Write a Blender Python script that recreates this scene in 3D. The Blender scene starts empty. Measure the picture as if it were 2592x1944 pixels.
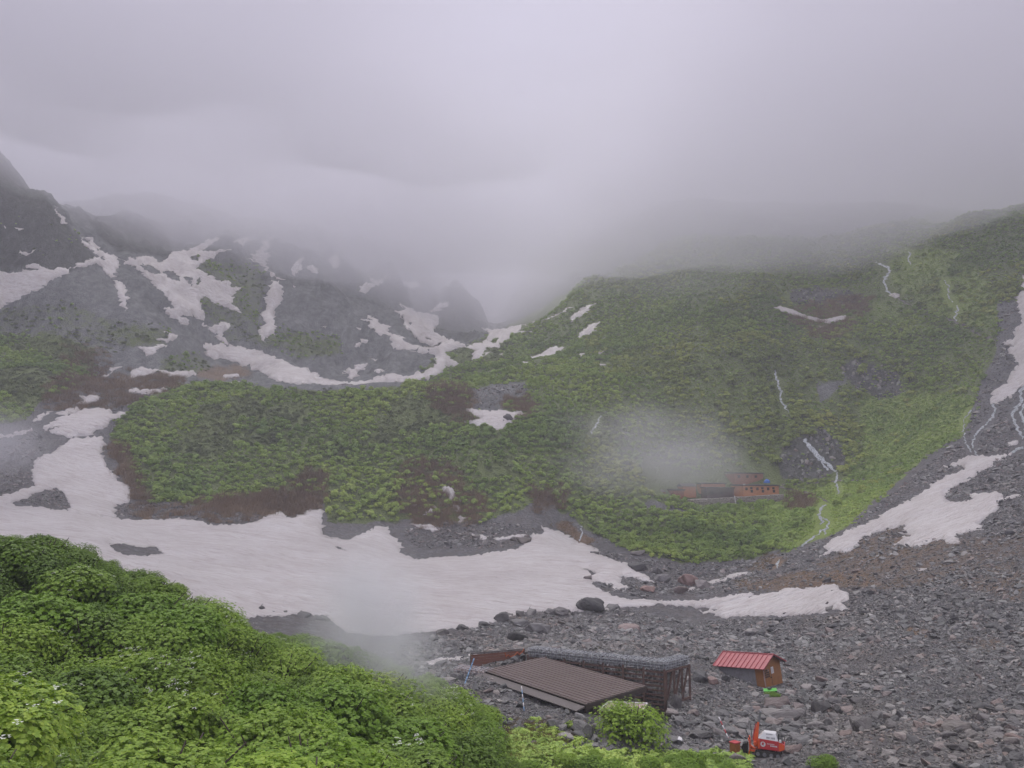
import bpy, bmesh, math, random
import numpy as np
from mathutils import Vector, Matrix, Euler
from mathutils.geometry import delaunay_2d_cdt
random.seed(7); rng = np.random.default_rng(7)
scene = bpy.context.scene
COL = scene.collection
R = math.radians
# ------------------------------------------------------------------ camera maths
F, CX, CY = 2074.0, 1296.0, 972.0          # photograph pixels (2592 x 1944)
HOR = 1250.0                                # row of the horizon
PITCH = math.atan((HOR - CY) / F)
SP, CP = math.sin(PITCH), math.cos(PITCH)
CAMZ = 20.0
def ray(u, v):
    xc = (np.asarray(u, float) - CX) / F; yc = (CY - np.asarray(v, float)) / F
    fy = CP - yc * SP
    return xc / fy, (SP + yc * CP) / fy     # x/y and z/y slopes
def at(u, v, Y):
    a, e = ray(u, v)
    return Vector((float(a) * Y, Y, CAMZ + float(e) * Y))
def project(x, y, z):
    zz = z - CAMZ
    d = y * CP + zz * SP
    return CX + F * x / d, CY - F * (zz * CP - y * SP) / d
# ------------------------------------------------------------------ noise
def _h(ix, iy, s):
    n = (ix.astype(np.int64) * 374761393 + iy.astype(np.int64) * 668265263 + s * 1442695041) & 0xffffffff
    n = ((n ^ (n >> 13)) * 1274126177) & 0xffffffff
    return ((n ^ (n >> 16)) & 0xffffff) / float(0xffffff)
def vnoise(x, y, s=0):
    x = np.asarray(x, float); y = np.asarray(y, float)
    ix = np.floor(x); iy = np.floor(y); fx = x - ix; fy = y - iy
    fx = fx * fx * fx * (fx * (fx * 6 - 15) + 10); fy = fy * fy * fy * (fy * (fy * 6 - 15) + 10)
    a = _h(ix, iy, s); b = _h(ix + 1, iy, s); c = _h(ix, iy + 1, s); d = _h(ix + 1, iy + 1, s)
    return ((a + (b - a) * fx) * (1 - fy) + (c + (d - c) * fx) * fy) * 2 - 1
def fbm(x, y, s=0, o=4):
    t = 0; amp = 1.0
    for k in range(o):
        t = t + amp * vnoise(x, y, s + k * 17); x = x * 2.03 + 5.3; y = y * 2.03 + 1.7; amp *= .5
    return t
# ------------------------------------------------------------------ terrain: control points (u, v, Y)
CPTS = """
0 2150 14 700 2150 16 1300 2150 28 2000 2150 38 2592 2150 36 3000 2000 40
-300 1600 30 -300 2000 18 0 1990 21 0 1800 27 0 1620 33 0 1470 40 200 1480 41 400 1580 42 200 1990 22 500 1980 25 500 1800 31 600 1690 41
800 1960 28 780 1800 37 700 1690 45 800 1700 49 900 1728 50 1000 1752 52 1100 1785 54 950 1900 34 1000 1830 42 1150 1920 38 1150 1850 45 1250 1890 46 1200 1970 38 1350 1890 48 1400 1945 45 1700 1955 45
1940 1916 55 2100 1900 54 1750 1900 55 1570 1880 52 1350 1800 58.6 1280 1734 64.2 1350 1758 61.2 1420 1784 58.4 1455 1800 57 1240 1740 63.4 1150 1725 66 1480 1850 54 1740 1812 64 1640 1840 60 1745 1746 74 1760 1790 68
1230 1700 70 1180 1690 74 1080 1690 76 1340 1668 76 1450 1655 82 1600 1668 77 1480 1664 79 1820 1722 77
1900 1742 80 1985 1742 81 2000 1650 105 1850 1640 100 1700 1600 125 1500 1560 140 1250 1602 115 1100 1640 95 900 1640 92 2592 1900 48 2400 1900 50 2592 1700 65 2300 1750 68
2592 1500 90 2592 1350 115 2592 1180 160 2300 1500 110 2300 1350 145 2300 1240 180 2150 1400 150 2000 1450 150 2100 1350 172 1900 1490 150 1650 1455 168 1750 1590 135 2000 1570 130
2900 1100 130 2900 1500 75 2900 800 220 2900 550 320
200 1345 150 0 1300 160 600 1450 140 1000 1500 140 1200 1450 165 1400 1380 195 800 1350 185 500 1310 185 250 1290 185 640 1565 108 850 1605 108 1000 1590 118 -300 1300 150 300 1480 105 0 1450 95
350 1285 195 800 1320 200 1150 1370 205 1450 1392 205 600 1130 235 450 1000 270 650 972 288 900 985 288 1050 990 290 300 1120 230 300 1250 200 1000 1180 235 1250 1060 270 1250 1000 295 1100 1100 255 1400 1150 245 1350 1280 215
650 985 306 900 998 306 450 985 292 1050 985 308
850 962 340 600 880 370 1000 940 362 1150 900 400 1200 850 480 1300 820 520 720 950 335
180 1180 210 250 1060 240 200 1020 258 0 1100 220 0 900 290 100 950 275 300 930 310 500 950 322 -300 900 280 -300 1100 210
0 770 330 250 720 345 400 820 332 250 560 395 0 475 340 100 525 352 190 590 372 100 680 335 240 640 378 -200 455 340
60 560 425 200 570 440 350 590 432 420 645 430 0 540 440 120 560 440 180 600 440
430 680 400 560 635 440 600 760 392 500 850 362 680 645 462 640 690 440 760 690 452 700 830 402 850 800 422 900 690 500 1000 700 530 1050 770 542 1150 762 580 1180 830 545 1120 840 530 1260 860 610 1260 820 690 980 760 500 1040 860 450
1210 800 640 1100 700 650 950 600 620 820 560 580 660 510 550 500 490 520 380 470 500 1350 640 640 1000 640 600 1250 720 740 1400 640 560
1450 740 450 1400 800 480 1450 850 400 1550 900 330 1500 1000 290 1600 1150 262 1500 1240 240 1700 1250 255 1900 1245 254 1650 1300 225 1900 1300 225 1900 1350 208 1950 1400 182 1550 1400 190 1750 1410 185 1750 1470 172
1900 1150 275 1900 1000 300 1900 850 335 1900 700 380 1700 750 400 1600 650 450 1800 620 420 2100 600 402 2100 800 350 2130 900 312 2100 1000 296 2150 1150 265 2300 1000 290 2300 800 332 2300 600 382 2450 545 366 2592 515 352 2500 700 320 2592 700 310 2592 850 270 2550 1000 235 2400 1000 260 2400 1150 210 2250 1200 220 2592 1100 190 2050 1300 203
2450 590 420 2592 560 410 2300 520 470 1700 500 500 1550 560 540 1850 500 510 2050 510 500 1400 750 560 2750 480 345 2750 540 410
"""
_c = np.array(CPTS.split(), float).reshape(-1, 3)
_a, _e = ray(_c[:, 0], _c[:, 1])
_P, _Q = _a * 4.0, np.log(_c[:, 2]) * 2.6
def _k(r2): return np.where(r2 > 1e-12, r2 * np.log(r2 + 1e-30), 0.0)
_n = len(_c)
_K = _k((_P[:, None] - _P[None]) ** 2 + (_Q[:, None] - _Q[None]) ** 2) + np.eye(_n) * .02
_T = np.stack([np.ones(_n), _P, _Q], 1)
_A = np.block([[_K, _T], [_T.T, np.zeros((3, 3))]])
_w = np.linalg.solve(_A, np.concatenate([_e, np.zeros(3)]))
def elev(a, ly):
    p = np.clip(a, -.80, .80) * 4.0; q = np.clip(ly, math.log(12), math.log(660)) * 2.6
    out = np.empty(p.shape); pf, qf, of = p.ravel(), q.ravel(), out.reshape(-1)
    for i in range(0, pf.size, 40000):
        s = slice(i, i + 40000)
        of[s] = _k((pf[s, None] - _P) ** 2 + (qf[s, None] - _Q) ** 2) @ _w[:_n] + _w[_n] + _w[_n + 1] * pf[s] + _w[_n + 2] * qf[s]
    return of.reshape(p.shape)
A_GRID = np.concatenate([np.linspace(-2.6, -.86, 30)[:-1], np.linspace(-.86, .86, 760), np.linspace(.86, 2.6, 30)[1:]])
LY = np.linspace(math.log(5.0), math.log(820.0), 600)
AA, LL = np.meshgrid(A_GRID, LY, indexing='ij')
E = elev(AA, LL)
YY = np.exp(LL); XX = AA * YY; ZZ = E * YY + CAMZ
# relief that the control points cannot carry
def sstep(x, a, b):
    t = np.clip((x - a) / (b - a), 0, 1); return t * t * (3 - 2 * t)
_u, _v = project(XX, YY, ZZ)
mount = sstep(YY, 300, 380) * sstep(-_u, -1350, -1150)
slope = sstep(YY, 190, 260) * (1 - mount)
near = 1 - sstep(YY, 150, 220)
rid = 1 - np.abs(fbm(XX / 46 + YY / 160, YY / 75, 3, 5))
ZZ = ZZ + mount * (rid - .45) * 9.0 + mount * fbm(XX / 14, YY / 14, 9, 5) * 3.2
ZZ = ZZ + slope * (fbm(XX / 42, YY / 42, 21, 4) * 2.6 + fbm(XX / 11, YY / 11, 5, 3) * .7)
ZZ = ZZ + near * sstep(YY, 15, 50) * (fbm(XX / 13, YY / 13, 31, 3) * .45 + fbm(XX / 2.6, YY / 2.6, 33, 3) * .13)
for pu_, pv_, pY_, ph_, pr_, pw_ in ((1168, 862, 560, 12, 14, 4.0), (1160, 865, 556, 10, 22, 2.6), (1128, 850, 552, 5, 16, 2.0), (1000, 715, 520, 8, 12, 1.8), (690, 655, 455, 7, 13, 1.8), (560, 640, 440, 7, 15, 1.8), (380, 600, 432, 9, 13, 2.6), (860, 690, 490, 6, 12, 1.8)):
    pa_, _pe = ray(pu_, pv_); rr_ = np.sqrt((XX - float(pa_) * pY_) ** 2 + ((YY - pY_) * .8) ** 2) * (1 + .25 * fbm(XX / 12, YY / 12, 77, 3))
    ZZ = ZZ + ph_ * np.exp(-(rr_ / pr_) ** pw_)
ZZ = np.where(ZZ > 185, 185 + 30 * np.tanh((ZZ - 185) / 30), ZZ)
# the bench cut out for the building with the long dark roof
def _xy(u, v, Y): p = at(u, v, Y); return (p.x, p.y)
BENCH = [_xy(1325, 1660, 74.4), _xy(1684, 1697, 68.1), _xy(1700, 1800, 63), _xy(1640, 1800, 57.0), _xy(1500, 1776, 57.2), _xy(1240, 1692, 68.2)]
def inside(poly, x, y):
    p = np.asarray(poly, float); x = np.asarray(x, float); y = np.asarray(y, float)
    c = np.zeros(x.shape, bool); x1, y1 = p[-1]
    for x2, y2 in p:
        if y1 != y2:
            m = (y1 > y) != (y2 > y)
            c ^= m & (x < (x2 - x1) * (y - y1) / (y2 - y1) + x1)
        x1, y1 = x2, y2
    return c
ZZ = np.where(inside(BENCH, XX, YY), np.minimum(ZZ, CAMZ - 17.7), ZZ)
E = (ZZ - CAMZ) / YY
def _colidx(a):
    i = np.clip(np.searchsorted(A_GRID, a) - 1, 0, len(A_GRID) - 2)
    return i, (a - A_GRID[i]) / (A_GRID[i + 1] - A_GRID[i])
def height(x, y):
    x = np.asarray(x, float); y = np.asarray(y, float)
    i, fa = _colidx(x / y); g = np.clip((np.log(y) - LY[0]) / (LY[1] - LY[0]), 0, len(LY) - 1.001)
    j = g.astype(int); fy = g - j
    return (ZZ[i, j] * (1 - fa) + ZZ[i + 1, j] * fa) * (1 - fy) + (ZZ[i, j + 1] * (1 - fa) + ZZ[i + 1, j + 1] * fa) * fy
def cast(u, v, ymin=6.0):
    """the terrain point seen at photograph pixel (u, v), nothing nearer than ymin"""
    a, e = ray(np.atleast_1d(u), np.atleast_1d(v))
    out = np.empty((a.size, 3)); j0 = int(np.searchsorted(LY, math.log(ymin)))
    for s in range(0, a.size, 4000):
        aa, ee = a[s:s + 4000], e[s:s + 4000]
        i, fa = _colidx(aa)
        rows = E[i, j0:] * (1 - fa)[:, None] + E[i + 1, j0:] * fa[:, None]
        hit = rows >= ee[:, None]
        k = np.argmax(hit, 1); k = np.where(hit.any(1), k, rows.shape[1] - 1)
        k0 = np.maximum(k - 1, 0); r = np.arange(len(k))
        e0, e1 = rows[r, k0], rows[r, k]
        f = np.where(np.abs(e1 - e0) > 1e-9, np.clip((ee - e0) / np.where(np.abs(e1 - e0) > 1e-9, e1 - e0, 1), 0, 1), 1)
        y = np.exp(LY[j0 + k0] + f * (LY[j0 + k] - LY[j0 + k0]))
        out[s:s + 4000, 0] = aa * y; out[s:s + 4000, 1] = y
    out[:, 2] = height(out[:, 0], out[:, 1])
    return out
def ground(x, y): return float(height(np.array([x]), np.array([y]))[0])
def gp(u, v, ymin=6.0): return Vector(cast(u, v, ymin)[0])
# ------------------------------------------------------------------ polygons traced on the photograph -> ground cover
def Z(x0, y0, k, pts): return [(x0 + p[0] / k, y0 + p[1] / k) for p in pts]
def PL(s):
    n = [float(t) for t in s.replace(',', ' ').split()]
    return list(zip(n[::2], n[1::2]))
K1 = 2212 / 900.
MW, MH, MS = 700, 520, 4.0                   # ground-cover maps, 4 px cells, margin 13 cells left/right
MOX, MOY = -100.0, -60.0
_mu, _mv = np.meshgrid(MOX + (np.arange(MW) + .5) * MS, MOY + (np.arange(MH) + .5) * MS)
def blur(m, n):
    for _ in range(n):
        p = np.pad(m, 1, mode='edge')
        m = (p[:-2, 1:-1] + p[2:, 1:-1] + p[1:-1, :-2] + p[1:-1, 2:] + 4 * p[1:-1, 1:-1]) / 8
    return m
def mask(polys, b=3):
    m = np.zeros((MH, MW))
    for p in polys:
        w = 1.0
        if isinstance(p, tuple): p, w = p
        m = np.maximum(m, inside(p, _mu, _mv) * w)
    return blur(m, b)
def look(m, u, v):
    gx = np.clip((u - MOX) / MS - .5, 0, MW - 1.001); gy = np.clip((v - MOY) / MS - .5, 0, MH - 1.001)
    i = gx.astype(int); j = gy.astype(int); fx = gx - i; fy = gy - j
    return (m[j, i] * (1 - fx) + m[j, i + 1] * fx) * (1 - fy) + (m[j + 1, i] * (1 - fx) + m[j + 1, i + 1] * fx) * fy
GREEN = [PL("-100,860 60,850 150,855 240,890 240,950 190,985 120,1010 60,1060 -100,1100"),
 (PL("-60,790 160,760 260,800 380,820 360,880 250,900 60,870 -60,900"), .42), (PL("620,860 700,820 860,860 860,900 760,910"), .5), (PL("-60,380 60,400 230,640 -60,660"), .38), (PL("480,640 600,680 660,850 560,880 500,760"), .45),
 PL("310,1150 280,1110 300,1060 350,1020 430,975 560,965 700,988 850,990 960,985 1060,975 1180,950 1260,960 1300,930 1500,900 1560,900 1640,1000 1700,1230 1620,1280 1700,1300 1800,1300 1920,1330 1990,1385 1900,1415 1730,1425 1600,1395 1480,1335 1440,1300 1350,1320 1290,1300 1200,1325 1080,1310 1000,1320 830,1325 815,1250 760,1240 700,1250 600,1260 500,1275 390,1270 350,1230"),
 (PL("1050,960 1100,900 1250,850 1500,700 1620,700 1600,900 1500,950 1330,960 1250,960"), .75),
 PL("1480,800 1550,700 1700,600 2100,600 2400,530 2700,480 2700,760 2560,760 2520,850 2520,900 2490,960 2470,1020 2450,1100 2350,1150 2260,1230 2150,1330 2060,1370 1990,1395 1900,1390 1750,1300 1620,1250 1480,1150"),
 (PL("400,900 500,890 540,930 470,960 400,960"), .5), (PL("720,850 850,850 860,900 780,905"), .6), (PL("330,830 430,830 420,880 330,880"), .5),
 (PL("860,560 960,600 990,760 900,740"), .35), (PL("560,650 680,680 650,880 590,850"), .45), (PL("-100,1420 100,1430 300,1500 560,1680 800,1760 1000,1800 1250,1880 1400,1895 1800,1905 1930,1950 1930,2000 -100,2000"), 1.0)]
BROWN = [PL("270,1130 320,1130 350,1200 390,1270 330,1270 300,1180"), PL("480,1275 620,1255 740,1235 790,1180 830,1200 815,1300 740,1310 600,1300"),
 (PL("1010,1190 1060,1165 1130,1180 1200,1230 1250,1270 1200,1330 1060,1335 1000,1290"), .85), PL("1070,985 1130,975 1190,1000 1180,1040 1210,1070 1150,1065 1090,1030"),
 PL("1275,1010 1340,1000 1360,1030 1320,1060 1280,1040"), (PL("100,960 220,930 330,960 450,950 480,970 380,1010 260,1040 120,1040"), .5),
 (PL("150,880 260,880 280,940 180,980"), .45), (PL("1340,1240 1440,1230 1440,1290 1370,1300"), .8), (PL("1970,790 2120,760 2200,740 2200,790 2120,850 2060,860"), .8),
 PL("1990,1260 2050,1245 2070,1275 2010,1290"), (PL("330,1290 600,1280 720,1300 800,1310 700,1330 400,1340"), .4)]
ORANGE = [PL("1390,1325 1440,1320 1480,1350 1520,1370 1480,1385 1420,1345"), (PL("1900,1425 1960,1400 2000,1420 1940,1450 1880,1450"), .8),
 (PL("1850,1470 2030,1445 2200,1450 2230,1490 2080,1490 1900,1500 1860,1490"), .75), (PL("2050,1430 2250,1330 2450,1360 2592,1330 2700,1500 2592,1530 2400,1480 2250,1500"), .55),
 (PL("2150,1390 2260,1330 2340,1350 2280,1420 2190,1440"), .4), (PL("500,930 600,920 650,950 560,965 500,960"), .8),
 PL("2290,1590 2350,1590 2350,1615 2300,1615"), (PL("2400,1620 2500,1600 2592,1640 2500,1660"), .5), (PL("1300,1850 1400,1820 1420,1890 1330,1930 1230,1930"), .7)]
ROCK = [PL("2120,920 2180,900 2280,950 2290,1000 2230,1015 2150,980"), PL("1990,1120 2080,1080 2140,1130 2140,1180 2080,1215 1980,1215 1970,1170"),
 PL("2000,735 2080,725 2190,745 2180,775 2060,780 2000,765"), (PL("-100,400 60,420 200,600 260,660 180,690 -100,700"), .7), (PL("200,540 420,560 440,650 300,640"), .7),
 (PL("1080,740 1180,740 1250,830 1180,870 1090,840"), .5)]
MEADOW = [PL("2170,1010 2330,990 2480,1010 2440,1100 2350,1150 2260,1230 2150,1330 2060,1370 1990,1390 1930,1360 1920,1300 1990,1250 2060,1230 2120,1220 2190,1170"),
 (PL("2250,620 2440,640 2540,760 2500,830 2380,800 2260,720"), .7), (PL("1950,740 2100,760 2250,760 2400,850 2250,820 2100,800"), .5)]
BARE = [PL("1180,985 1330,965 1340,1000 1280,1020 1270,1045 1190,1040"), PL("2520,760 2700,760 2700,1250 2480,1260 2380,1200 2440,1110 2480,1000 2530,880"),
 PL("1160,1330 1270,1330 1380,1240 1420,1320 1470,1400 1200,1380"), PL("2060,970 2150,960 2110,1000 2080,1020")]
M_GREEN, M_BROWN, M_ORANGE = mask(GREEN, 4), mask(BROWN, 10) * .8, mask(ORANGE, 6)
M_ROCK, M_MEADOW, M_BARE = mask(ROCK, 4), mask(MEADOW, 5), mask(BARE, 3)
M_GREEN = M_GREEN * (1 - M_BARE) * (1 - .8 * M_ROCK)
# ------------------------------------------------------------------ materials
def mat(name):
    m = bpy.data.materials.new(name); m.use_nodes = True
    nt = m.node_tree; b = nt.nodes['Principled BSDF']
    return m, nt, b
class NT:
    def __init__(s, nt): s.nt = nt
    def n(s, t, **kw):
        d = s.nt.nodes.new(t)
        for k, v in kw.items():
            if k[:1] == '_': setattr(d, k[1:], v)
            else: d.inputs[k.replace('__', ' ')].default_value = v
        return d
    def l(s, a, b): s.nt.links.new(a, b)
    def noise(s, co, scale, detail=4, rough=.55, dist=0):
        d = s.n('ShaderNodeTexNoise', Scale=scale, Detail=detail, Roughness=rough, Distortion=dist)
        if co is not None: s.l(co, d.inputs['Vector'])
        return d.outputs['Fac']
    def voro(s, co, scale, feat='F1', out='Distance', rand=1):
        d = s.n('ShaderNodeTexVoronoi', _feature=feat, Scale=scale, Randomness=rand)
        if co is not None: s.l(co, d.inputs['Vector'])
        return d.outputs[out]
    def ramp(s, f, stops, interp='LINEAR'):
        d = s.n('ShaderNodeValToRGB'); r = d.color_ramp; r.interpolation = interp
        while len(r.elements) < len(stops): r.elements.new(.5)
        for el, (p, c) in zip(r.elements, stops):
            el.position = p; el.color = (*c, 1) if len(c) == 3 else c
        s.l(f, d.inputs['Fac']); return d.outputs['Color']
    def mix(s, f, a, b, mode='MIX'):
        d = s.n('ShaderNodeMix', _data_type='RGBA', _blend_type=mode)
        for sock, val in ((d.inputs[0], f), (d.inputs[6], a), (d.inputs[7], b)):
            if isinstance(val, (int, float)): sock.default_value = val
            elif isinstance(val, tuple): sock.default_value = (*val, 1) if len(val) == 3 else val
            else: s.l(val, sock)
        return d.outputs[2]
    def math(s, op, a, b=0.0, clamp=False):
        d = s.n('ShaderNodeMath', _operation=op, _use_clamp=clamp)
        for sock, val in ((d.inputs[0], a), (d.inputs[1], b)):
            if isinstance(val, (int, float)): sock.default_value = val
            else: s.l(val, sock)
        return d.outputs[0]
    def mapr(s, f, a, b, c=0.0, d=1.0):
        m = s.n('ShaderNodeMapRange'); s.l(f, m.inputs[0])
        for i, v in enumerate((a, b, c, d)): m.inputs[i + 1].default_value = v
        return m.outputs[0]
    def bump(s, h, dist, strength=1.0, normal=None):
        d = s.n('ShaderNodeBump', Strength=strength, Distance=dist); s.l(h, d.inputs['Height'])
        if normal is not None: s.l(normal, d.inputs['Normal'])
        return d.outputs['Normal']
    def obj(s): return s.n('ShaderNodeTexCoord').outputs['Object']
    def pos(s): return s.n('ShaderNodeNewGeometry').outputs['Position']
    def map(s, co, scale, rot=(0, 0, 0)):
        d = s.n('ShaderNodeMapping', Scale=scale, Rotation=rot); s.l(co, d.inputs['Vector']); return d.outputs[0]
def terrain_mat():
    m, nt, b = mat('mountain ground'); q = NT(nt); p = q.pos()
    z1 = q.n('ShaderNodeAttribute', _attribute_name='zone_a'); z2 = q.n('ShaderNodeAttribute', _attribute_name='zone_b')
    s1 = q.n('ShaderNodeSeparateColor'); q.l(z1.outputs['Color'], s1.inputs[0]); s2 = q.n('ShaderNodeSeparateColor'); q.l(z2.outputs['Color'], s2.inputs[0])
    n_big = q.noise(p, .035, 5, .6); n_mid = q.noise(p, .4, 5, .65); n_fine = q.noise(p, 3.0, 4, .7)
    stones = q.voro(p, 1.5, 'F1', 'Color'); sh = q.voro(p, 1.5, 'F1', 'Distance'); stones2 = q.voro(p, 4.2, 'F1', 'Distance')
    sbw = q.n('ShaderNodeSeparateColor'); q.l(stones, sbw.inputs[0])
    sc = q.ramp(sbw.outputs[0], [(0, (.085, .087, .094)), (.5, (.14, .14, .148)), (1, (.22, .216, .218))])
    sc = q.mix(q.mapr(n_mid, .35, .7), sc, (.12, .104, .098), 'MIX')
    strk = q.noise(q.map(p, (.22, .05, .05)), 1.0, 8, .7, .5); far = q.ramp(q.math('ADD', q.math('MULTIPLY', n_mid, .5), q.math('MULTIPLY', strk, .5)), [(.36, (.085, .092, .09)), (.5, (.165, .17, .172)), (.62, (.26, .262, .262))])
    sc = q.mix(s2.outputs[2], sc, far)
    def edge(w, lo=.34, hi=.62):
        e = q.math('ADD', w, q.math('MULTIPLY', q.math('SUBTRACT', n_mid, .5), .9))
        e = q.math('ADD', e, q.math('MULTIPLY', q.math('SUBTRACT', n_big, .5), .6))
        return q.mapr(e, lo, hi)
    rock = q.ramp(q.noise(q.map(p, (.42, .42, .16)), 1.0, 10, .78, .6), [(.30, (.02, .024, .022)), (.47, (.06, .066, .056)), (.6, (.115, .115, .112)), (.75, (.21, .205, .205))])
    sc = q.mix(edge(s2.outputs[0]), sc, rock)
    orange = q.ramp(n_fine, [(.25, (.12, .085, .06)), (.55, (.24, .145, .075)), (.8, (.38, .22, .09))])
    sc = q.mix(q.math('MULTIPLY', edge(s1.outputs[2], .40, .8), .8), sc, orange)
    brown = q.ramp(n_fine, [(.25, (.07, .054, .04)), (.6, (.16, .115, .08)), (.8, (.24, .175, .115))])
    sc = q.mix(edge(s1.outputs[1]), sc, brown)
    green = q.ramp(n_fine, [(.2, (.055, .075, .022)), (.5, (.12, .16, .042)), (.8, (.23, .28, .07))])
    gr2 = q.ramp(q.noise(p, 1.1, 6, .7), [(.25, (.12, .17, .035)), (.5, (.24, .33, .055)), (.75, (.36, .44, .09))])
    green = q.mix(s2.outputs[1], green, gr2)
    sc = q.mix(edge(s1.outputs[0]), sc, green)
    q.l(sc, b.inputs['Base Color']); b.inputs['Roughness'].default_value = .82
    h = q.math('ADD', q.math('MULTIPLY', sh, .6), q.math('MULTIPLY', stones2, .25)); h = q.math('ADD', h, q.math('MULTIPLY', n_fine, .5))
    q.l(q.bump(h, .9, .9), b.inputs['Normal'])
    return m
def snow_mat():
    m, nt, b = mat('old snow'); q = NT(nt); p = q.pos()
    n1 = q.noise(p, .09, 5, .6); n2 = q.noise(q.map(p, (.5, 1.6, 1.0)), .9, 6, .65); n3 = q.noise(p, 5, 3, .7)
    c = q.ramp(n1, [(.3, (.66, .615, .60)), (.55, (.75, .71, .695)), (.75, (.81, .78, .77))])
    st = q.noise(q.map(p, (.12, .9, .5), (0, 0, .35)), 1.0, 7, .68, .6); c = q.mix(q.mapr(n2, .48, .75, 0, .6), c, (.47, .385, .36)); c = q.mix(q.mapr(st, .50, .68, 0, .45), c, (.47, .39, .37)); c = q.mix(q.mapr(st, .30, .42, .5, 0), c, (.80, .765, .775))
    c = q.mix(q.mapr(n3, .66, .8, 0, .35), c, (.30, .27, .25))
    sp = q.voro(p, .8); c = q.mix(q.mapr(sp, .05, .085, .75, 0), c, (.14, .12, .11))
    q.l(c, b.inputs['Base Color']); b.inputs['Roughness'].default_value = .62
    b.inputs['Specular IOR Level'].default_value = .3
    h = q.math('ADD', n2, q.math('MULTIPLY', n3, .25)); cup = q.voro(q.map(p, (1, 1.7, 1)), .55, 'SMOOTH_F1')
    h = q.math('ADD', h, q.math('MULTIPLY', cup, .5)); h = q.math('ADD', h, q.math('MULTIPLY', st, 1.2))
    q.l(q.bump(h, .8, .9), b.inputs['Normal']); return m
def rock_mat(name='scree rock', tint=(1, 1, 1)):
    m, nt, b = mat(name); q = NT(nt); o = q.obj(); oi = q.n('ShaderNodeObjectInfo')
    r = oi.outputs['Random']
    base = q.ramp(r, [(0, (.09, .092, .09)), (.3, (.165, .165, .16)), (.55, (.23, .225, .215)), (.78, (.32, .315, .30)), (.92, (.27, .21, .185)), (1, (.46, .45, .43))])
    n = q.noise(o, 2.6, 6, .68); n2 = q.noise(o, 11, 4, .7)
    c = q.mix(q.mapr(n, .3, .72, 0, .75), base, q.mix(.5, base, (.08, .078, .08)))
    c = q.mix(q.mapr(n2, .6, .75, 0, .45), c, (.34, .335, .32))
    pn = q.noise(oi.outputs['Location'], .06, 4, .6); c = q.mix(q.mapr(pn, .54, .70, 0, .35), c, q.mix(1.0, c, (1.15, .86, .68), 'MULTIPLY')); c = q.mix(1.0, c, tint, 'MULTIPLY')
    q.l(c, b.inputs['Base Color']); q.l(q.mapr(n, .3, .7, .45, .8), b.inputs['Roughness'])
    q.l(q.bump(q.math('ADD', n, q.math('MULTIPLY', n2, .3)), .12, .8), b.inputs['Normal']); return m
def leaf_mat(name, stops, patch=.12, trans=.25):
    m, nt, b = mat(name); q = NT(nt); oi = q.n('ShaderNodeObjectInfo'); g = q.n('ShaderNodeNewGeometry')
    n = q.noise(oi.outputs['Location'], patch, 3, .6)
    f = q.math('ADD', q.math('MULTIPLY', q.mapr(n, .32, .68), .56), q.math('MULTIPLY', oi.outputs['Random'], .26))
    f = q.math('ADD', f, q.math('MULTIPLY', g.outputs['Random Per Island'], .34))
    c = q.ramp(q.math('MULTIPLY', f, .9), stops)
    q.l(c, b.inputs['Base Color']); b.inputs['Roughness'].default_value = .55; b.inputs['Specular IOR Level'].default_value = .35
    t = q.n('ShaderNodeBsdfTranslucent'); q.l(q.mix(1.0, c, (1.15, 1.2, .7), 'MULTIPLY'), t.inputs['Color'])
    mx = q.n('ShaderNodeMixShader', Fac=trans); q.l(b.outputs[0], mx.inputs[1]); q.l(t.outputs[0], mx.inputs[2])
    q.l(mx.outputs[0], nt.nodes['Material Output'].inputs['Surface']); return m
def plain(name, col, rough=.6, metal=0.0, var=.25, scale=6.0, bump=.01, dirt=None, stretch=(1, 1, 1)):
    m, nt, b = mat(name); q = NT(nt); o = q.obj()
    n = q.noise(q.map(o, stretch), scale, 5, .65); dk = tuple(x * (1 - var) for x in col); lt = tuple(min(1, x * (1 + var)) for x in col)
    c = q.ramp(n, [(.25, dk), (.5, col), (.78, lt)])
    if dirt: c = q.mix(q.mapr(q.noise(o, scale * .45, 6, .7), .52, .7, 0, .6), c, dirt)
    q.l(c, b.inputs['Base Color']); b.inputs['Roughness'].default_value = rough; b.inputs['Metallic'].default_value = metal
    q.l(q.bump(n, bump, .6), b.inputs['Normal']); return m
M = {}
M['ground'] = terrain_mat(); M['snow'] = snow_mat(); M['rock'] = rock_mat()
M['boulder'] = rock_mat('boulder rock', (.85, .83, .84)); M['boulder_dark'] = rock_mat('dark boulder', (.55, .53, .53)); M['boulder_red'] = rock_mat('reddish boulder', (1.1, .86, .82))
G1 = [(0, (.04, .085, .012)), (.3, (.125, .215, .022)), (.6, (.225, .345, .035)), (.85, (.35, .46, .055)), (1, (.44, .50, .11))]
M['leaf'] = leaf_mat('rowan leaves', G1, .09)
M['leaf_lime'] = leaf_mat('fresh lime leaves', [(0, (.07, .14, .012)), (.4, (.16, .28, .022)), (.75, (.25, .38, .032)), (1, (.36, .46, .07))], .1)
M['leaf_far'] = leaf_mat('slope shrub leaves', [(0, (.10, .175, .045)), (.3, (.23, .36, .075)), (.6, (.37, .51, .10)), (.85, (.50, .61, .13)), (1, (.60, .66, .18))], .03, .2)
M['leaf_pine'] = leaf_mat('dwarf pine needles', [(0, (.06, .085, .03)), (.5, (.13, .18, .05)), (1, (.25, .28, .08))], .03, .1)
M['leaf_olive'] = leaf_mat('olive tree leaves', [(0, (.10, .15, .04)), (.4, (.28, .37, .075)), (.75, (.48, .55, .11)), (1, (.62, .60, .18))], .05, .2)
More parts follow.
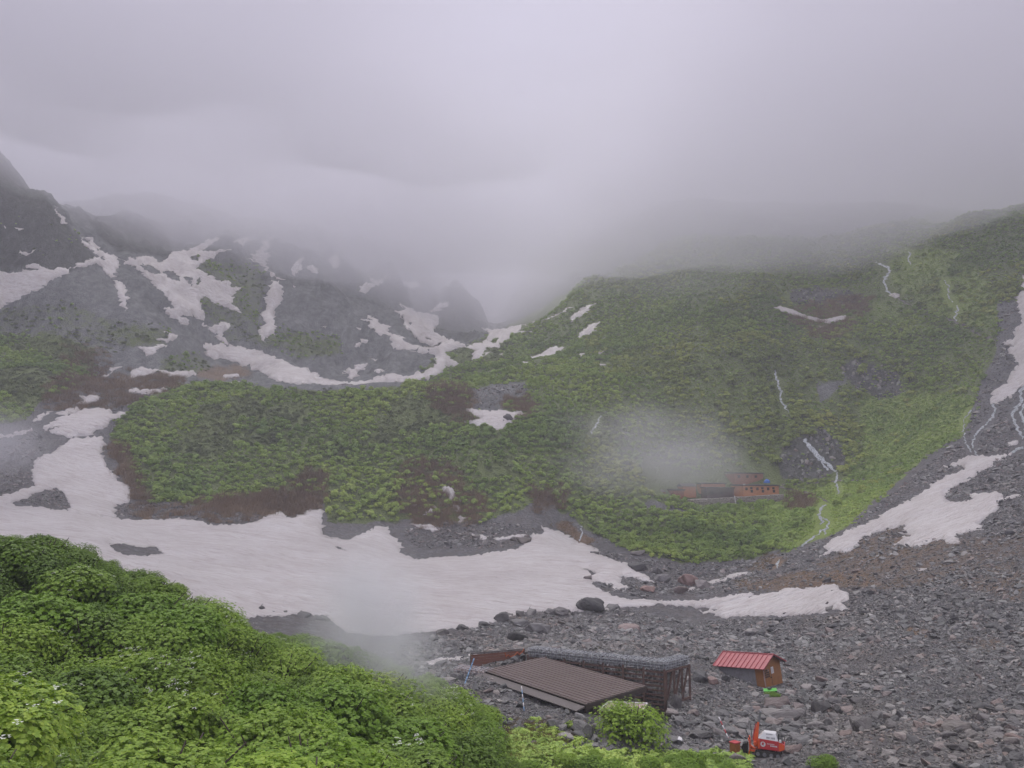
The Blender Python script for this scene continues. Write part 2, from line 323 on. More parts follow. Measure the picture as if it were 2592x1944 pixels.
M['twig'] = leaf_mat('bare brown twigs', [(0, (.12, .085, .055)), (.5, (.25, .17, .10)), (1, (.38, .27, .17))], .05, 0)
M['dry'] = leaf_mat('dry grass', [(0, (.10, .07, .03)), (.5, (.22, .145, .06)), (1, (.34, .24, .11))], .2, .15)
M['bark'] = plain('bark', (.08, .06, .05), .9, 0, .4, 9)
M['flower'] = plain('white blossom', (.6, .62, .52), .7)
# ------------------------------------------------------------------ object helpers
def link(o, parent=None):
    COL.objects.link(o)
    if parent is not None: o.parent = parent
    return o
def tag(o, label=None, cat=None, group=None, kind=None):
    if label: o['label'] = label
    if cat: o['category'] = cat
    if group: o['group'] = group
    if kind: o['kind'] = kind
    return o
def mesh_np(name, v, f, m=None, smooth=False):
    me = bpy.data.meshes.new(name); v = np.asarray(v, np.float32); f = np.asarray(f, np.int32)
    me.vertices.add(len(v)); me.vertices.foreach_set('co', v.ravel())
    k = f.shape[1]; me.loops.add(f.size); me.loops.foreach_set('vertex_index', f.ravel())
    me.polygons.add(len(f)); me.polygons.foreach_set('loop_start', np.arange(0, f.size, k, dtype=np.int32))
    if smooth: me.polygons.foreach_set('use_smooth', np.ones(len(f), bool))
    me.update(calc_edges=True)
    if m: me.materials.append(m)
    return me
def empty(name, loc, rot=(0, 0, 0)):
    o = bpy.data.objects.new(name, None); o.location = loc; o.rotation_euler = rot; o.empty_display_size = .3
    return link(o)
# ------------------------------------------------------------------ terrain sheet
na, ny = AA.shape
idx = np.arange(na * ny).reshape(na, ny)
quads = np.stack([idx[:-1, :-1], idx[1:, :-1], idx[1:, 1:], idx[:-1, 1:]], -1).reshape(-1, 4)
tm = mesh_np('ground', np.stack([XX, YY, ZZ], -1).reshape(-1, 3), quads, M['ground'], True)
PU, PV = project(XX, YY, ZZ)
PU = PU + fbm(XX / (YY * .03), YY / (YY * .03 + 1), 41, 3) * 6; PV = PV + fbm(XX / (YY * .02), np.log(YY) * 40, 43, 3) * 4
za = np.ones((na * ny, 4), np.float32); zb = np.ones((na * ny, 4), np.float32)
for k, mm in enumerate((M_GREEN, M_BROWN, M_ORANGE)): za[:, k] = look(mm, PU, PV).ravel()
za[:, 0] = np.maximum(za[:, 0], .16 * sstep(YY, 320, 400).ravel())
for k, mm in enumerate((M_ROCK, M_MEADOW)): zb[:, k] = look(mm, PU, PV).ravel()
zb[:, 2] = sstep(YY, 170, 330).ravel()
for nm, arr in (('zone_a', za), ('zone_b', zb)):
    at_ = tm.attributes.new(nm, 'FLOAT_COLOR', 'POINT'); at_.data.foreach_set('color', arr.ravel())
tag(link(bpy.data.objects.new('ground', tm)), 'grey scree and grassy mountain ground of the whole cirque', None, None, 'structure')
# ------------------------------------------------------------------ snow
SNOW_POLYS = []
def fract(poly, step=4.5, amp=1.0, seed=0):
    out = []; n = len(poly)
    for i in range(n):
        (x1, y1), (x2, y2) = poly[i], poly[(i + 1) % n]
        k = max(1, int(math.hypot(x2 - x1, y2 - y1) / step))
        for j in range(k): out.append((x1 + (x2 - x1) * j / k, y1 + (y2 - y1) * j / k))
    p = np.array(out)
    dx = fbm(p[:, 0] * .045, p[:, 1] * .28, 51 + seed, 4) * 8.0 * amp; dy = fbm(p[:, 0] * .16, p[:, 1] * .16, 57 + seed, 4) * 3.4 * amp
    return np.stack([p[:, 0] + dx, p[:, 1] + dy], 1)
def drape(name, poly, m, holes=(), step=4.5, grid=9.0, amp=1.0, ymin=60.0, thick=None, seed=0, rim=10.0):
    rings = [fract(poly, step, amp, seed)] + [fract(h, step * .7, amp * .6, seed) for h in holes]
    V = []; Eg = []
    for r in rings:
        b = len(V); V += [tuple(p) for p in r]; Eg += [(b + i, b + (i + 1) % len(r)) for i in range(len(r))]
    nb = len(V); bx = np.array(V); lo, hi = bx.min(0), bx.max(0)
    gx, gy = np.meshgrid(np.arange(lo[0], hi[0], grid), np.arange(lo[1], hi[1], grid * .7)); gx = gx + (np.arange(gx.shape[0]) % 2)[:, None] * grid * .5
    gx, gy = gx.ravel(), gy.ravel()
    ok = inside(rings[0], gx, gy)
    for r in rings[1:]: ok &= ~inside(r, gx, gy)
    gx, gy = gx[ok], gy[ok]
    if len(gx):
        d = np.full(len(gx), 1e9)
        for i in range(0, nb, 200): d = np.minimum(d, np.sqrt((gx[:, None] - bx[i:i + 200, 0]) ** 2 + (gy[:, None] - bx[i:i + 200, 1]) ** 2).min(1))
        k = d > 2.2; gx, gy, d = gx[k], gy[k], d[k]
    V += list(zip(gx.tolist(), gy.tolist()))
    res = delaunay_2d_cdt([Vector(p) for p in V], Eg, [], 0, 1e-4)
    P = np.array([(p.x, p.y) for p in res[0]]); T = np.array([t for t in res[2] if len(t) == 3])
    c = P[T].mean(1); ok = inside(rings[0], c[:, 0], c[:, 1])
    for r in rings[1:]: ok &= ~inside(r, c[:, 0], c[:, 1])
    T = T[ok]
    d = np.full(len(P), 1e9)
    for i in range(0, nb, 200): d = np.minimum(d, np.sqrt((P[:, 0, None] - bx[i:i + 200, 0]) ** 2 + (P[:, 1, None] - bx[i:i + 200, 1]) ** 2).min(1))
    W = cast(P[:, 0], P[:, 1], ymin)
    t = thick if thick is not None else 1.0
    th = np.clip(W[:, 1] * .0038, .16, 1.3) * t
    W[:, 2] += th * (sstep(d, -.5, rim) * (1 + .18 * fbm(W[:, 0] / 9, W[:, 1] / 9, 71, 3)) + .10)
    Yt = W[T][:, :, 1]; ok = Yt.max(1) / Yt.min(1) < 1.16 if ymin < 1e3 else np.ones(len(T), bool)
    T = T[ok]
    # consistent upward winding
    v0, v1, v2 = W[T[:, 0]], W[T[:, 1]], W[T[:, 2]]
    flip = np.cross(v1 - v0, v2 - v0)[:, 2] < 0; T[flip] = T[flip][:, ::-1]
    # skirt: drop the border into the ground so that the sheet has a body
    ed = np.sort(np.concatenate([T[:, [0, 1]], T[:, [1, 2]], T[:, [2, 0]]]), 1); u_, cnt = np.unique(ed, axis=0, return_counts=True)
    bd = u_[cnt == 1]; bv = np.unique(bd); mp = {int(a): len(W) + i for i, a in enumerate(bv)}
    low = W[bv].copy(); low[:, 2] -= th[bv] * .8 + .1
    sk = np.array([[a, b, mp[int(b)]] for a, b in bd] + [[a, mp[int(b)], mp[int(a)]] for a, b in bd]) if len(bd) else np.zeros((0, 3), int)
    me = mesh_np(name, np.concatenate([W, low]), np.concatenate([T, sk]), m, True)
    o = bpy.data.objects.new(name, me); ctr = W.mean(0)
    me.transform(Matrix.Translation((-ctr[0], -ctr[1], -ctr[2]))); o.location = ctr
    return link(o)
def snow(label, poly, holes=(), group=None, name='snow_patch', cat='snow patch', **kw):
    SNOW_POLYS.append((poly, holes))
    o = drape(name, poly, M['snow'], holes, seed=len(SNOW_POLYS), **kw)
    return tag(o, label, cat, group)
r1 = lambda s: Z(0, 400, K1, PL(s)); r2 = lambda s: Z(800, 600, K1, PL(s)); r3 = lambda s: Z(1692, 500, K1, PL(s))
r4 = lambda s: Z(0, 900, K1, PL(s)); r5 = lambda s: Z(800, 1000, K1, PL(s)); r6 = lambda s: Z(1692, 1050, K1, PL(s)); r8 = lambda s: Z(800, 1344, K1, PL(s)); r7 = lambda s: Z(0, 1300, K1, PL(s))
FAR = dict(step=3.5, grid=7.0, ymin=280)
snow('wide streaked snow bank against the dark cliff at the left edge of the mountains', r1("-90,640 0,700 60,718 130,712 150,690 240,700 150,665 215,655 330,700 370,685 450,690 440,710 380,735 270,800 130,870 0,930 -90,965"), **FAR)
snow('cross-shaped snow gully running down between the two dark cliffs', r1("530,485 575,510 600,540 625,575 700,610 745,640 755,655 720,690 715,740 690,745 655,715 635,680 612,655 540,672 470,685 465,662 505,650 570,640 560,615 600,622 660,640 610,595 600,570 560,535"), **FAR)
snow('long thin drop-shaped snow tongue lying on the grey scree fan', r1("695,760 740,765 780,810 800,890 790,955 765,950 750,880 730,820"), **FAR)
snow('broad ragged fan of snow filling the gully below the central ridge, with rock islands', r1("745,628 800,632 810,612 835,628 880,605 940,610 1010,648 1050,615 1065,590 1150,575 1250,585 1340,580 1420,566 1370,590 1310,625 1240,665 1225,690 1270,705 1300,730 1340,735 1330,760 1430,770 1440,800 1510,802 1440,860 1480,862 1440,905 1510,960 1420,940 1380,920 1320,895 1255,855 1250,905 1270,960 1270,1005 1240,1010 1190,985 1130,985 1180,1020 1170,1042 1130,1030 1050,980 1015,930 1080,938 1050,880 1010,830 960,790 920,740 860,700 790,660"),
     holes=[r1("870,670 930,668 1000,715 960,725 900,700"), r1("1000,705 1080,705 1120,740 1115,768 1060,755"), r1("1145,740 1190,745 1195,800 1160,770"), r1("1225,750 1245,750 1240,790 1222,790"), r1("1190,610 1240,600 1230,640 1195,635")], **FAR)
snow('narrow snow runnel linking the ragged fan to the curved snow trough', r1("1255,1025 1300,1045 1360,1040 1385,1020 1430,1030 1420,1070 1385,1100 1420,1150 1450,1190 1420,1175 1370,1130 1320,1080"), **FAR)
snow('long snow trough curving behind the green hill and up to the rock tower', r1("1250,1160 1290,1148 1330,1165 1380,1150 1430,1180 1480,1165 1540,1185 1620,1195 1665,1225 1760,1265 1900,1310 1970,1350 2100,1390")
     + r2("0,870 160,905 300,900 400,865 480,852 560,868 610,860 690,825 745,790 740,740 700,725 480,690 455,650 440,610 400,605 330,550 285,505 340,520 320,488 370,500 400,535 460,560 440,590 520,615 560,650 640,680 720,680 600,615 560,570 540,540 510,490 500,460 545,455 495,405 540,425 620,455 700,480 770,490 750,540 725,580 760,610 830,630 900,660 960,668 1030,655 1080,600 1040,565 1080,580 1200,560 1320,545 1480,490 1600,430 1560,455 1450,510 1380,530 1280,555 1270,590 1340,585 1220,615 1200,640 1160,660 1150,685 1060,690 1050,720 1110,720 1040,740 1000,765 985,762 985,700 930,690 850,700 805,715 830,760 890,790 820,815 760,850 690,885 600,895 520,905 400,915 250,935 170,955 80,945 0,910")
     + r1("2130,1445 2010,1425 1960,1405 1880,1415 1800,1400 1700,1385 1640,1340 1540,1300 1450,1265 1390,1250 1320,1250 1275,1215 1270,1190"), holes=[r2("570,535 590,530 585,548"), r2("675,630 720,630 710,645"), r2("1070,650 1130,630 1120,660")], name='snow_field', cat='snow field', step=5, grid=8, ymin=300)
snow('crooked vertical snow strip right of the central mountain ridge', r1("1680,765 1745,770 1745,800 1765,830 1760,880 1720,930 1700,1000 1725,1050 1710,1100 1665,1105 1650,1145 1615,1110 1610,1070 1645,1040 1625,980 1650,920 1635,880 1670,860 1665,830 1695,805"), **FAR)
snow('snow chute fading up into the cloud beside the central ridge', r1("1535,625 1590,640 1560,600 1690,590 1650,650 1670,690 1750,765 1700,745 1640,680 1590,645"), **FAR)
FG = 'small snow remnants on the far mountainside'
FL = 'small white snow remnant on the grey far mountainside'
for s in ("1905,675 1950,660 1975,690 1975,720 1945,712", "100,430 145,440 120,450", "118,580 180,590 215,570 200,588 155,605 120,595", "10,422 30,430 25,440", "1390,1350 1490,1345 1480,1362 1390,1368", "1430,1392 1510,1395 1440,1402",
          "630,1355 680,1345 700,1330 680,1305 765,1300 720,1315 660,1365", "1820,790 1840,800 1825,805", "2005,1045 2025,1048 2015,1055"):
    snow(FL, r1(s), group=FG, step=3, grid=5, ymin=280, amp=.6)
for s in ("360,840 380,820 425,830 390,848", "330,760 385,760 360,770", "245,660 285,660 275,690 240,680", "280,635 330,640 325,660 285,655", "250,565 290,565 275,578", "325,250 380,270 440,235 400,290 380,305 345,275", "530,265 580,285 635,280 630,320 605,318 595,328 560,295",
          "1625,755 1640,730 1675,725 1650,755", "1735,785 1810,790 1770,805", "1740,715 1790,712 1760,728", "1135,730 1195,725 1160,740", "40,555 60,555 50,562", "1280,778 1345,782 1300,788", "760,400 800,415 840,440 800,425"):
    snow(FL, r2(s), group=FG, step=3, grid=5, ymin=280, amp=.6)
for s in ("640,650 665,615 690,598 678,630 655,655", "735,690 750,660 770,650 760,685 745,700", "470,640 520,610 560,600 530,622 485,648", "905,735 930,712 950,722 925,745", "1085,790 1110,770 1140,762 1118,785", "830,660 850,640 862,668 846,680", "205,600 240,628 262,650 250,652 215,622", "135,520 160,552 170,570 158,566", "590,612 620,600 640,606 612,622"):
    snow(FL, PL(s), group=FG, step=3, grid=5, ymin=330, amp=.7)
snow('snow remnant shaped like a bird above the white pair on the left scree', r1("990,1130 1050,1115 1030,1085 1090,1100 1090,1125 1040,1145"), step=4, grid=6, ymin=260)
snow('snow remnant with a drooping tail on the scree left of the curved trough', r1("865,1175 920,1185 1000,1155 1035,1165 990,1195 960,1220 905,1238 900,1210"), step=4, grid=6, ymin=260)
snow('left one of the pair of flat snow patches among brown brush', r1("830,1310 900,1305 970,1320 950,1345 870,1365 825,1368"), step=4, grid=6, ymin=260)
snow('right one of the pair of flat snow patches among brown brush, pointed at its end', r1("1000,1315 1060,1330 1160,1325 1225,1345 1170,1365 1040,1350 1000,1340"), step=4, grid=6, ymin=260)
snow('thin broken snow streak below the pair of flat snow patches', r1("790,1445 850,1430 880,1450 960,1440 1050,1430 1000,1455 930,1468 800,1465"), step=4, grid=6, ymin=260)
snow('isolated blotch of snow inside the bend of the curved snow trough', r2("165,845 240,800 310,785 320,805 270,840 260,875 210,885 215,855"), step=4, grid=6, ymin=300)
snow('ragged snow streak on the dim green shoulder right of the rock tower', r2("1330,755 1400,720 1460,690 1540,685 1550,705 1480,730 1430,750 1360,765"), step=4, grid=6, ymin=300)
snow('upper one of two slanting snow stripes on the misty shoulder', r2("1565,530 1610,480 1690,425 1740,415 1700,460 1640,500"), step=4, grid=6, ymin=300)
snow('lower one of two slanting snow stripes on the misty shoulder', r2("1615,630 1660,580 1720,530 1770,530 1760,565 1700,605 1650,625"), step=4, grid=6, ymin=300)
snow('snow patch in the notch of the green hill with a round boulder on it', r2("910,1062 990,1075 1080,1082 1170,1080 1305,1095 1260,1120 1225,1145 1210,1170 1140,1205 1070,1185 970,1165 925,1150 1030,1135 960,1100"), step=4, grid=6, ymin=230)
snow('V-shaped snow patch under the cliff on the right green slope', r3("650,685 700,678 770,700 830,725 900,745 960,760 990,755 1060,740 1108,738 1100,760 1040,775 1000,785 930,770 850,750 780,735 700,705"), step=4, grid=6, ymin=230, amp=.5)
snow('sliver of snow just below the V-shaped snow patch', r3("925,805 1000,795 950,812"), step=3, grid=5, ymin=230, amp=.5)
snow('small snow block at the foot of the upper waterfall', r3("1370,610 1400,595 1435,598 1430,620 1405,628"), step=3, grid=5, ymin=230, amp=.5)
snow('long vertical snow strip in the torrent bed at the right edge', r3("2290,480 2180,490 2200,520 2195,590 2165,620 2175,700 2200,770 2150,830 2140,880 2065,905 2140,920 2120,955 2185,1040 2150,1080 2110,1110 2110,1150 2050,1180 2010,1225 2000,1285 2060,1288 2110,1240 2140,1260 2165,1200 2212,1170 2290,1180"), step=5, grid=7, ymin=180)
snow('big hooked snow slope on the brown scree at the right, speckled with stones', r6("1700,330 1750,300 1830,270 1900,262 2000,255 2080,252 2145,238 2100,270 2040,290 2000,330 1960,340 1890,390 1800,440 1720,500 1740,545 1850,545 1890,525 1885,495 1950,485 2090,490 2085,520 2160,495 2185,505 2130,525 2060,540 2040,600 1990,630 1960,650 1940,695 1965,715 1900,720 1820,740 1780,760 1825,790 1760,805 1700,780 1620,790 1560,830 1500,818 1390,805 1440,780 1510,745 1465,740 1470,690 1400,705 1330,725 1260,745 1190,780 1180,815 1110,860 1060,845 940,890 1000,840 960,825 1010,780 1120,715 1230,680 1330,620 1440,560 1560,490 1660,420 1760,370 1840,340 1830,315 1770,320"), ymin=100, name='snow_field', cat='snow field')
snow('wedge of snow with dark stones at the edge of the scree above the red-roofed hut', r6("-60,1150 0,1160 200,1155 400,1125 545,1105 490,1135 560,1125 700,1095 850,1075 960,1070 945,1060 1010,1055 1080,1065 1075,1085 1130,1110 1135,1150 1080,1170 1110,1210 1000,1215 970,1235 850,1240 700,1255 570,1250 480,1250 430,1262 350,1262 260,1235 180,1228 300,1215 260,1205 130,1195 60,1190 -40,1185"), ymin=100)
snow('thin snow sliver beside the brook between the big grey boulders', r6("240,1040 330,1015 420,985 515,978 440,1010 330,1045 250,1060"), step=4, grid=6, ymin=100, amp=.6)
snow('short snow scrap wedged among boulders under the thin sliver', r6("110,1085 165,1065 160,1090 120,1100"), step=3, grid=5, ymin=100, amp=.5)
snow('lone snow scrap out on the stony slope below the hooked snow slope', r6("1540,960 1610,955 1580,978"), step=3, grid=5, ymin=80, amp=.5)
snow('small snow lump beside the torrent above the hooked snow slope', r6("2105,185 2150,160 2185,160 2165,185 2120,195"), step=3, grid=5, ymin=120, amp=.5)
snow('upper snow patch of the left gully, ragged at both ends', r4("550,330 640,330 690,350 690,365 790,345 805,370 740,395 680,420 630,455 560,495 520,505 440,510 330,490 310,470 380,440 255,470 300,430 370,390 450,365"), ymin=190, grid=8)
snow('furrowed snow apron at the foot of the left gully', r4("460,515 530,505 630,508 650,565 630,610 655,640 650,685 700,720 740,770 800,815 810,860 800,920 720,930 700,945 730,970 715,1015 560,1010 420,985 440,930 400,870 350,825 280,840 230,850 120,905 60,925 -60,935 -60,880 60,860 150,820 230,810 200,760 215,720 200,690 230,640 310,610 370,570 420,540"), ymin=150, name='snow_field', cat='snow field', thick=.75)
for s, l in (("510,255 620,250 600,290 550,310 490,310", 'blocky snow scrap among brown brush above the left gully'), ("350,360 420,330 510,325 480,350 420,375", 'slanting snow scrap just over the upper gully patch'), ("190,405 250,365 315,345 300,375 220,410", 'thin slanting snow streak on the misty left slope'), ("-40,495 80,490 210,450 200,470 80,505 -40,515", 'faint long snow streak at the left edge of the misty slope')):
    snow(l, r4(s), step=4, grid=6, ymin=190)
snow('great white snow field filling the valley floor', r4("-80,905 0,915 120,930 300,950 420,965 560,990 700,1010 830,1020 980,1022 1130,1010 1250,1035 1310,1052 1420,1050 1580,1045 1640,1000 1760,970 1800,1010 1850,1005 1940,955 2020,970 2000,1040 2020,1120 2080,1140")
     + r5("50,880 100,895 210,895 290,860 390,820 480,825 450,860 500,910 550,940 500,980 620,1025 760,1010 930,1000 1050,985 1200,970 1280,955 1270,930 1340,910 1320,870 1400,865 1415,815 1470,835 1540,860 1600,900 1680,930 1750,960 1785,985 1740,985 1800,1010 1890,1040 1960,1045 1950,1065 1990,1095 2060,1130 2105,1165 2050,1160 1980,1140 1900,1130 1900,1165 1945,1200 1920,1225 1850,1205 1780,1170 1710,1160 1720,1190 1830,1240 1920,1265 2000,1275 2150,1280 2110,1310 1900,1325 1780,1340 1640,1345 1480,1350 1310,1355 1180,1395 1110,1415 1000,1450 930,1450 830,1460 640,1475 450,1500 200,1480")
     + r7("2080,690 2040,640 1810,625 1740,640 1600,640 1500,660 1300,600 1000,460 700,310 400,230 -80,180"), holes=[r4("680,1180 740,1170 800,1175 850,1195 960,1190 1020,1235 900,1245 770,1240 700,1205"), r5("1665,1085 1700,1088 1740,1108 1730,1118 1700,1105"), r5("110,938 160,945 195,968 150,965")], ymin=92, name='snow_field', cat='snow field', thick=.8, rim=16)
for s in ("750,595 800,575 860,600 875,640 840,655 810,610", "665,735 720,715 735,740 690,755", "880,755 940,765 900,795", "600,690 625,680 615,705", "850,685 900,700 895,735", "885,650 905,655 895,668", "720,685 745,690 740,705", "770,725 785,728 775,735"):
    snow('scrap of snow in the bare brown brush at the foot of the green hill', r5(s), group='snow scraps in the brown brush', step=3, grid=5, ymin=150, amp=.8, thick=2.2)
for s, l in (("600,800 700,810 790,830 720,850 620,815", 'slim snow strip between the brown brush and the grassy spur'), ("580,830 615,825 600,850", 'triangular snow bit left of the slim snow strip'), ("950,860 1000,870 1070,880 1060,900 980,895", 'snow patch left of the two dark boulders below the hill'), ("1110,890 1210,880 1280,865 1320,875 1190,900 1120,905", 'snow streak ending at the two dark boulders below the hill')):
    snow(l, r5(s), step=3, grid=5, ymin=150, amp=.8)
snow('ragged snow strip just behind the long dark roof, at its left end', r8("670,820 760,795 860,785 960,770 1058,765 1020,785 880,805 780,825 720,845"), step=4, grid=6, ymin=60, amp=.7)
snow('snow scrap in front of the misty scree left of the long dark roof', r8("530,755 650,750 600,770"), step=4, grid=6, ymin=60, amp=.6)
# ------------------------------------------------------------------ rocks and plants: base shapes
def rock_mesh(seed, flat=.6, n=16, rough=0, m='rock'):
    rr = random.Random(seed); bm = bmesh.new()
    for k in range(n):
        v = Vector((rr.gauss(0, 1), rr.gauss(0, 1), rr.gauss(0, 1))).normalized()
        c = Vector([max(-.84, min(.84, t * 1.1)) for t in v]) * rr.uniform(.72, 1.12)
        c.z *= flat; c.y *= rr.uniform(.75, 1.0) if k == 0 else 1
        bm.verts.new(c)
    r = bmesh.ops.convex_hull(bm, input=bm.verts)
    bmesh.ops.delete(bm, geom=[g for g in r['geom_interior'] if isinstance(g, bmesh.types.BMVert)], context='VERTS')
    bmesh.ops.dissolve_limit(bm, angle_limit=R(12), verts=bm.verts, edges=bm.edges)
    if rough:
        bmesh.ops.bevel(bm, geom=list(bm.edges), offset=.05, segments=1, affect='EDGES', profile=.5)
        bmesh.ops.triangulate(bm, faces=bm.faces)
        bmesh.ops.subdivide_edges(bm, edges=bm.edges, cuts=rough, use_grid_fill=True)
        for v in bm.verts:
            p = v.co * 2.2 + Vector((seed * 3.1, 0, 0)); nz = float(fbm(np.array([p.x + p.z * .7]), np.array([p.y - p.z * .6]), seed, 4)[0])
            v.co += v.normal * nz * .075
    me = bpy.data.meshes.new('rock'); bm.to_mesh(me); bm.free(); me.materials.append(M[m]); return me
def round_rock(seed, flat, m='boulder'):
    bm = bmesh.new(); bmesh.ops.create_icosphere(bm, subdivisions=4, radius=1); o_ = seed * 7.3
    P_ = np.array([v.co for v in bm.verts]); d1_ = fbm(P_[:, 0] * 1.1 + P_[:, 2] * .8 + o_, P_[:, 1] * 1.1 - P_[:, 2] * .7, seed, 2); d2_ = fbm(P_[:, 0] * 3 + P_[:, 2] * 2 + o_, P_[:, 1] * 3 - P_[:, 2] * 2.2, seed + 3, 4)
    fac = np.floor((d1_ + 1.5) * 2.2) / 2.2 - 1.5
    for v, a, b in zip(bm.verts, .55 * d1_ + .45 * fac, d2_): v.co *= 1 + .24 * a + .06 * b; v.co.z *= flat
    me = bpy.data.meshes.new('rock'); bm.to_mesh(me); bm.free(); me.materials.append(M[m]); return me
ROUND = [round_rock(i, .62 + .05 * (i % 3)) for i in range(5)]
def leaf_cloud(name, seed, n, leaf, lobes=7, rad=1.0, hgt=.9, per=6, m='leaf', droop=.25, wide=.45, low=.0):
    g = np.random.default_rng(seed)
    th = g.uniform(0, 2 * np.pi, lobes); rr = rad * .62 * np.sqrt(g.uniform(.02, 1, lobes)); lr = rad * g.uniform(.34, .5, lobes)
    lz = hgt * (1 - .45 * (rr / rad) ** 2) * g.uniform(.72, 1.0, lobes) - lr * .8
    k = g.integers(0, lobes, n); d = g.normal(size=(n, 3)); d /= np.linalg.norm(d, axis=1)[:, None]
    d[:, 2] = np.where(d[:, 2] < -.35, -d[:, 2], d[:, 2])
    sh = np.where(g.random(n) < .72, g.uniform(.9, 1.08, n), g.uniform(.45, .9, n))
    c = np.stack([rr[k] * np.cos(th[k]), rr[k] * np.sin(th[k]), np.maximum(lz[k], lr[k] * .35)], 1) + d * (lr[k] * sh)[:, None]
    skirt = int(n * low)
    if skirt:
        c[:skirt, 2] *= g.random(skirt)
    c[:, 2] = np.maximum(c[:, 2], .02)
    up = d * .8 + np.array([0, 0, .75]); up /= np.linalg.norm(up, axis=1)[:, None]
    t1 = np.cross(up, g.normal(size=(n, 3))); t1 /= np.linalg.norm(t1, axis=1)[:, None]; t2 = np.cross(up, t1)
    V = []
    for j in range(per):
        a = 2 * np.pi * j / per + g.uniform(-.35, .35, n); L = leaf * g.uniform(.65, 1.15, n)
        ax = t1 * np.cos(a)[:, None] + t2 * np.sin(a)[:, None]; sd = np.cross(up, ax)
        el = g.uniform(-.1, .5, n)
        b0 = c + ax * (L * .08)[:, None]
        mid = c + ax * (L * .55)[:, None] + up * (L * el * .6)[:, None]
        tip = c + ax * L[:, None] + up * (L * (el - droop))[:, None]
        V.append(np.stack([b0, mid + sd * (L * wide)[:, None] - up * (L * .07)[:, None], tip, mid - sd * (L * wide)[:, None] - up * (L * .07)[:, None]], 1))
    V = np.stack(V, 1).reshape(-1, 3)
    return mesh_np(name, V, np.arange(len(V)).reshape(-1, 4), M[m])
def twig_cloud(name, seed, n, rad, hgt, m='twig', w=.03, lean=.5):
    g = np.random.default_rng(seed)
    b = np.stack([g.normal(0, rad * .35, n), g.normal(0, rad * .35, n), np.zeros(n)], 1)
    a = g.uniform(0, 2 * np.pi, n); L = hgt * g.uniform(.5, 1.1, n)
    dr = np.stack([np.cos(a) * lean * g.random(n), np.sin(a) * lean * g.random(n), np.ones(n)], 1)
    t = b + dr * L[:, None]; s = np.stack([-np.sin(a), np.cos(a), np.zeros(n)], 1) * w
    s2 = np.stack([np.cos(a * 2.3), np.sin(a * 2.3), np.zeros(n)], 1) * w
    V = np.stack([b - s, b + s, t + s2 * .4, t - s2 * .4], 1).reshape(-1, 3)
    return mesh_np(name, V, np.arange(len(V)).reshape(-1, 4), M[m])
SRC = {}
def source(key, meshes):
    c = bpy.data.collections.new('source ' + key)
    for i, me in enumerate(meshes):
        o = bpy.data.objects.new('%s variety %02d' % (key, i), me); c.objects.link(o)
    SRC[key] = (c, meshes)
source('stone', [rock_mesh(100 + i, random.Random(i).uniform(.38, .75), 11 + i % 6) for i in range(16)])
BIG = [rock_mesh(200 + i, .58 + .06 * (i % 5), 18 + (i * 3) % 11, 2, 'boulder') for i in range(12)]
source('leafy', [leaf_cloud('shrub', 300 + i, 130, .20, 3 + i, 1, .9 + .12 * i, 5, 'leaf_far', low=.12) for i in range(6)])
source('pine', [leaf_cloud('shrub', 320 + i, 100, .22, 6, 1.1, .6, 5, 'leaf_pine', low=.2) for i in range(4)])
source('olive', [leaf_cloud('shrub', 340 + i, 110, .25, 7, 1, 1.05, 5, 'leaf_olive', low=.2) for i in range(4)])
source('brush', [twig_cloud('brush', 360 + i, 120, 1.5, 1.0, 'twig', .018, .8) for i in range(4)])
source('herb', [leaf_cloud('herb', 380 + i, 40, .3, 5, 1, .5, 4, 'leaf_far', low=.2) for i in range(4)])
source('tuft', [twig_cloud('tuft', 390 + i, 60, .9, .6, 'dry', .014, .9) for i in range(4)])
def scatter(name, key, pts, scl, rot, label):
    n = len(pts); me = bpy.data.meshes.new(name); me.vertices.add(n); me.vertices.foreach_set('co', np.asarray(pts, np.float32).ravel())
    for nm, arr in (('scl', scl), ('rot', rot)):
        a = me.attributes.new(nm, 'FLOAT_VECTOR', 'POINT'); a.data.foreach_set('vector', np.asarray(arr, np.float32).ravel())
    a = me.attributes.new('pick', 'INT', 'POINT'); a.data.foreach_set('value', rng.integers(0, len(SRC[key][1]), n).astype(np.int32))
    o = link(bpy.data.objects.new(name, me))
    g = bpy.data.node_groups.new(name, 'GeometryNodeTree')
    g.interface.new_socket('Geometry', in_out='INPUT', socket_type='NodeSocketGeometry'); g.interface.new_socket('Geometry', in_out='OUTPUT', socket_type='NodeSocketGeometry')
    N = g.nodes.new; gi, go = N('NodeGroupInput'), N('NodeGroupOutput')
    ci = N('GeometryNodeCollectionInfo'); ci.inputs['Collection'].default_value = SRC[key][0]; ci.inputs['Separate Children'].default_value = True; ci.inputs['Reset Children'].default_value = True
    ip = N('GeometryNodeInstanceOnPoints'); ip.inputs['Pick Instance'].default_value = True
    def attr(nm, t):
        d = N('GeometryNodeInputNamedAttribute'); d.data_type = t; d.inputs['Name'].default_value = nm
        return [s for s in d.outputs if s.enabled and s.name == 'Attribute'][0]
    L = g.links.new
    L(gi.outputs[0], ip.inputs['Points']); L(ci.outputs[0], ip.inputs['Instance']); L(attr('pick', 'INT'), ip.inputs['Instance Index'])
    er = N('FunctionNodeEulerToRotation'); L(attr('rot', 'FLOAT_VECTOR'), er.inputs[0]); L(er.outputs[0], ip.inputs['Rotation'])
    L(attr('scl', 'FLOAT_VECTOR'), ip.inputs['Scale']); L(ip.outputs[0], go.inputs[0])
    md = o.modifiers.new('scatter', 'NODES'); md.node_group = g
    return tag(o, label, None, None, 'stuff')
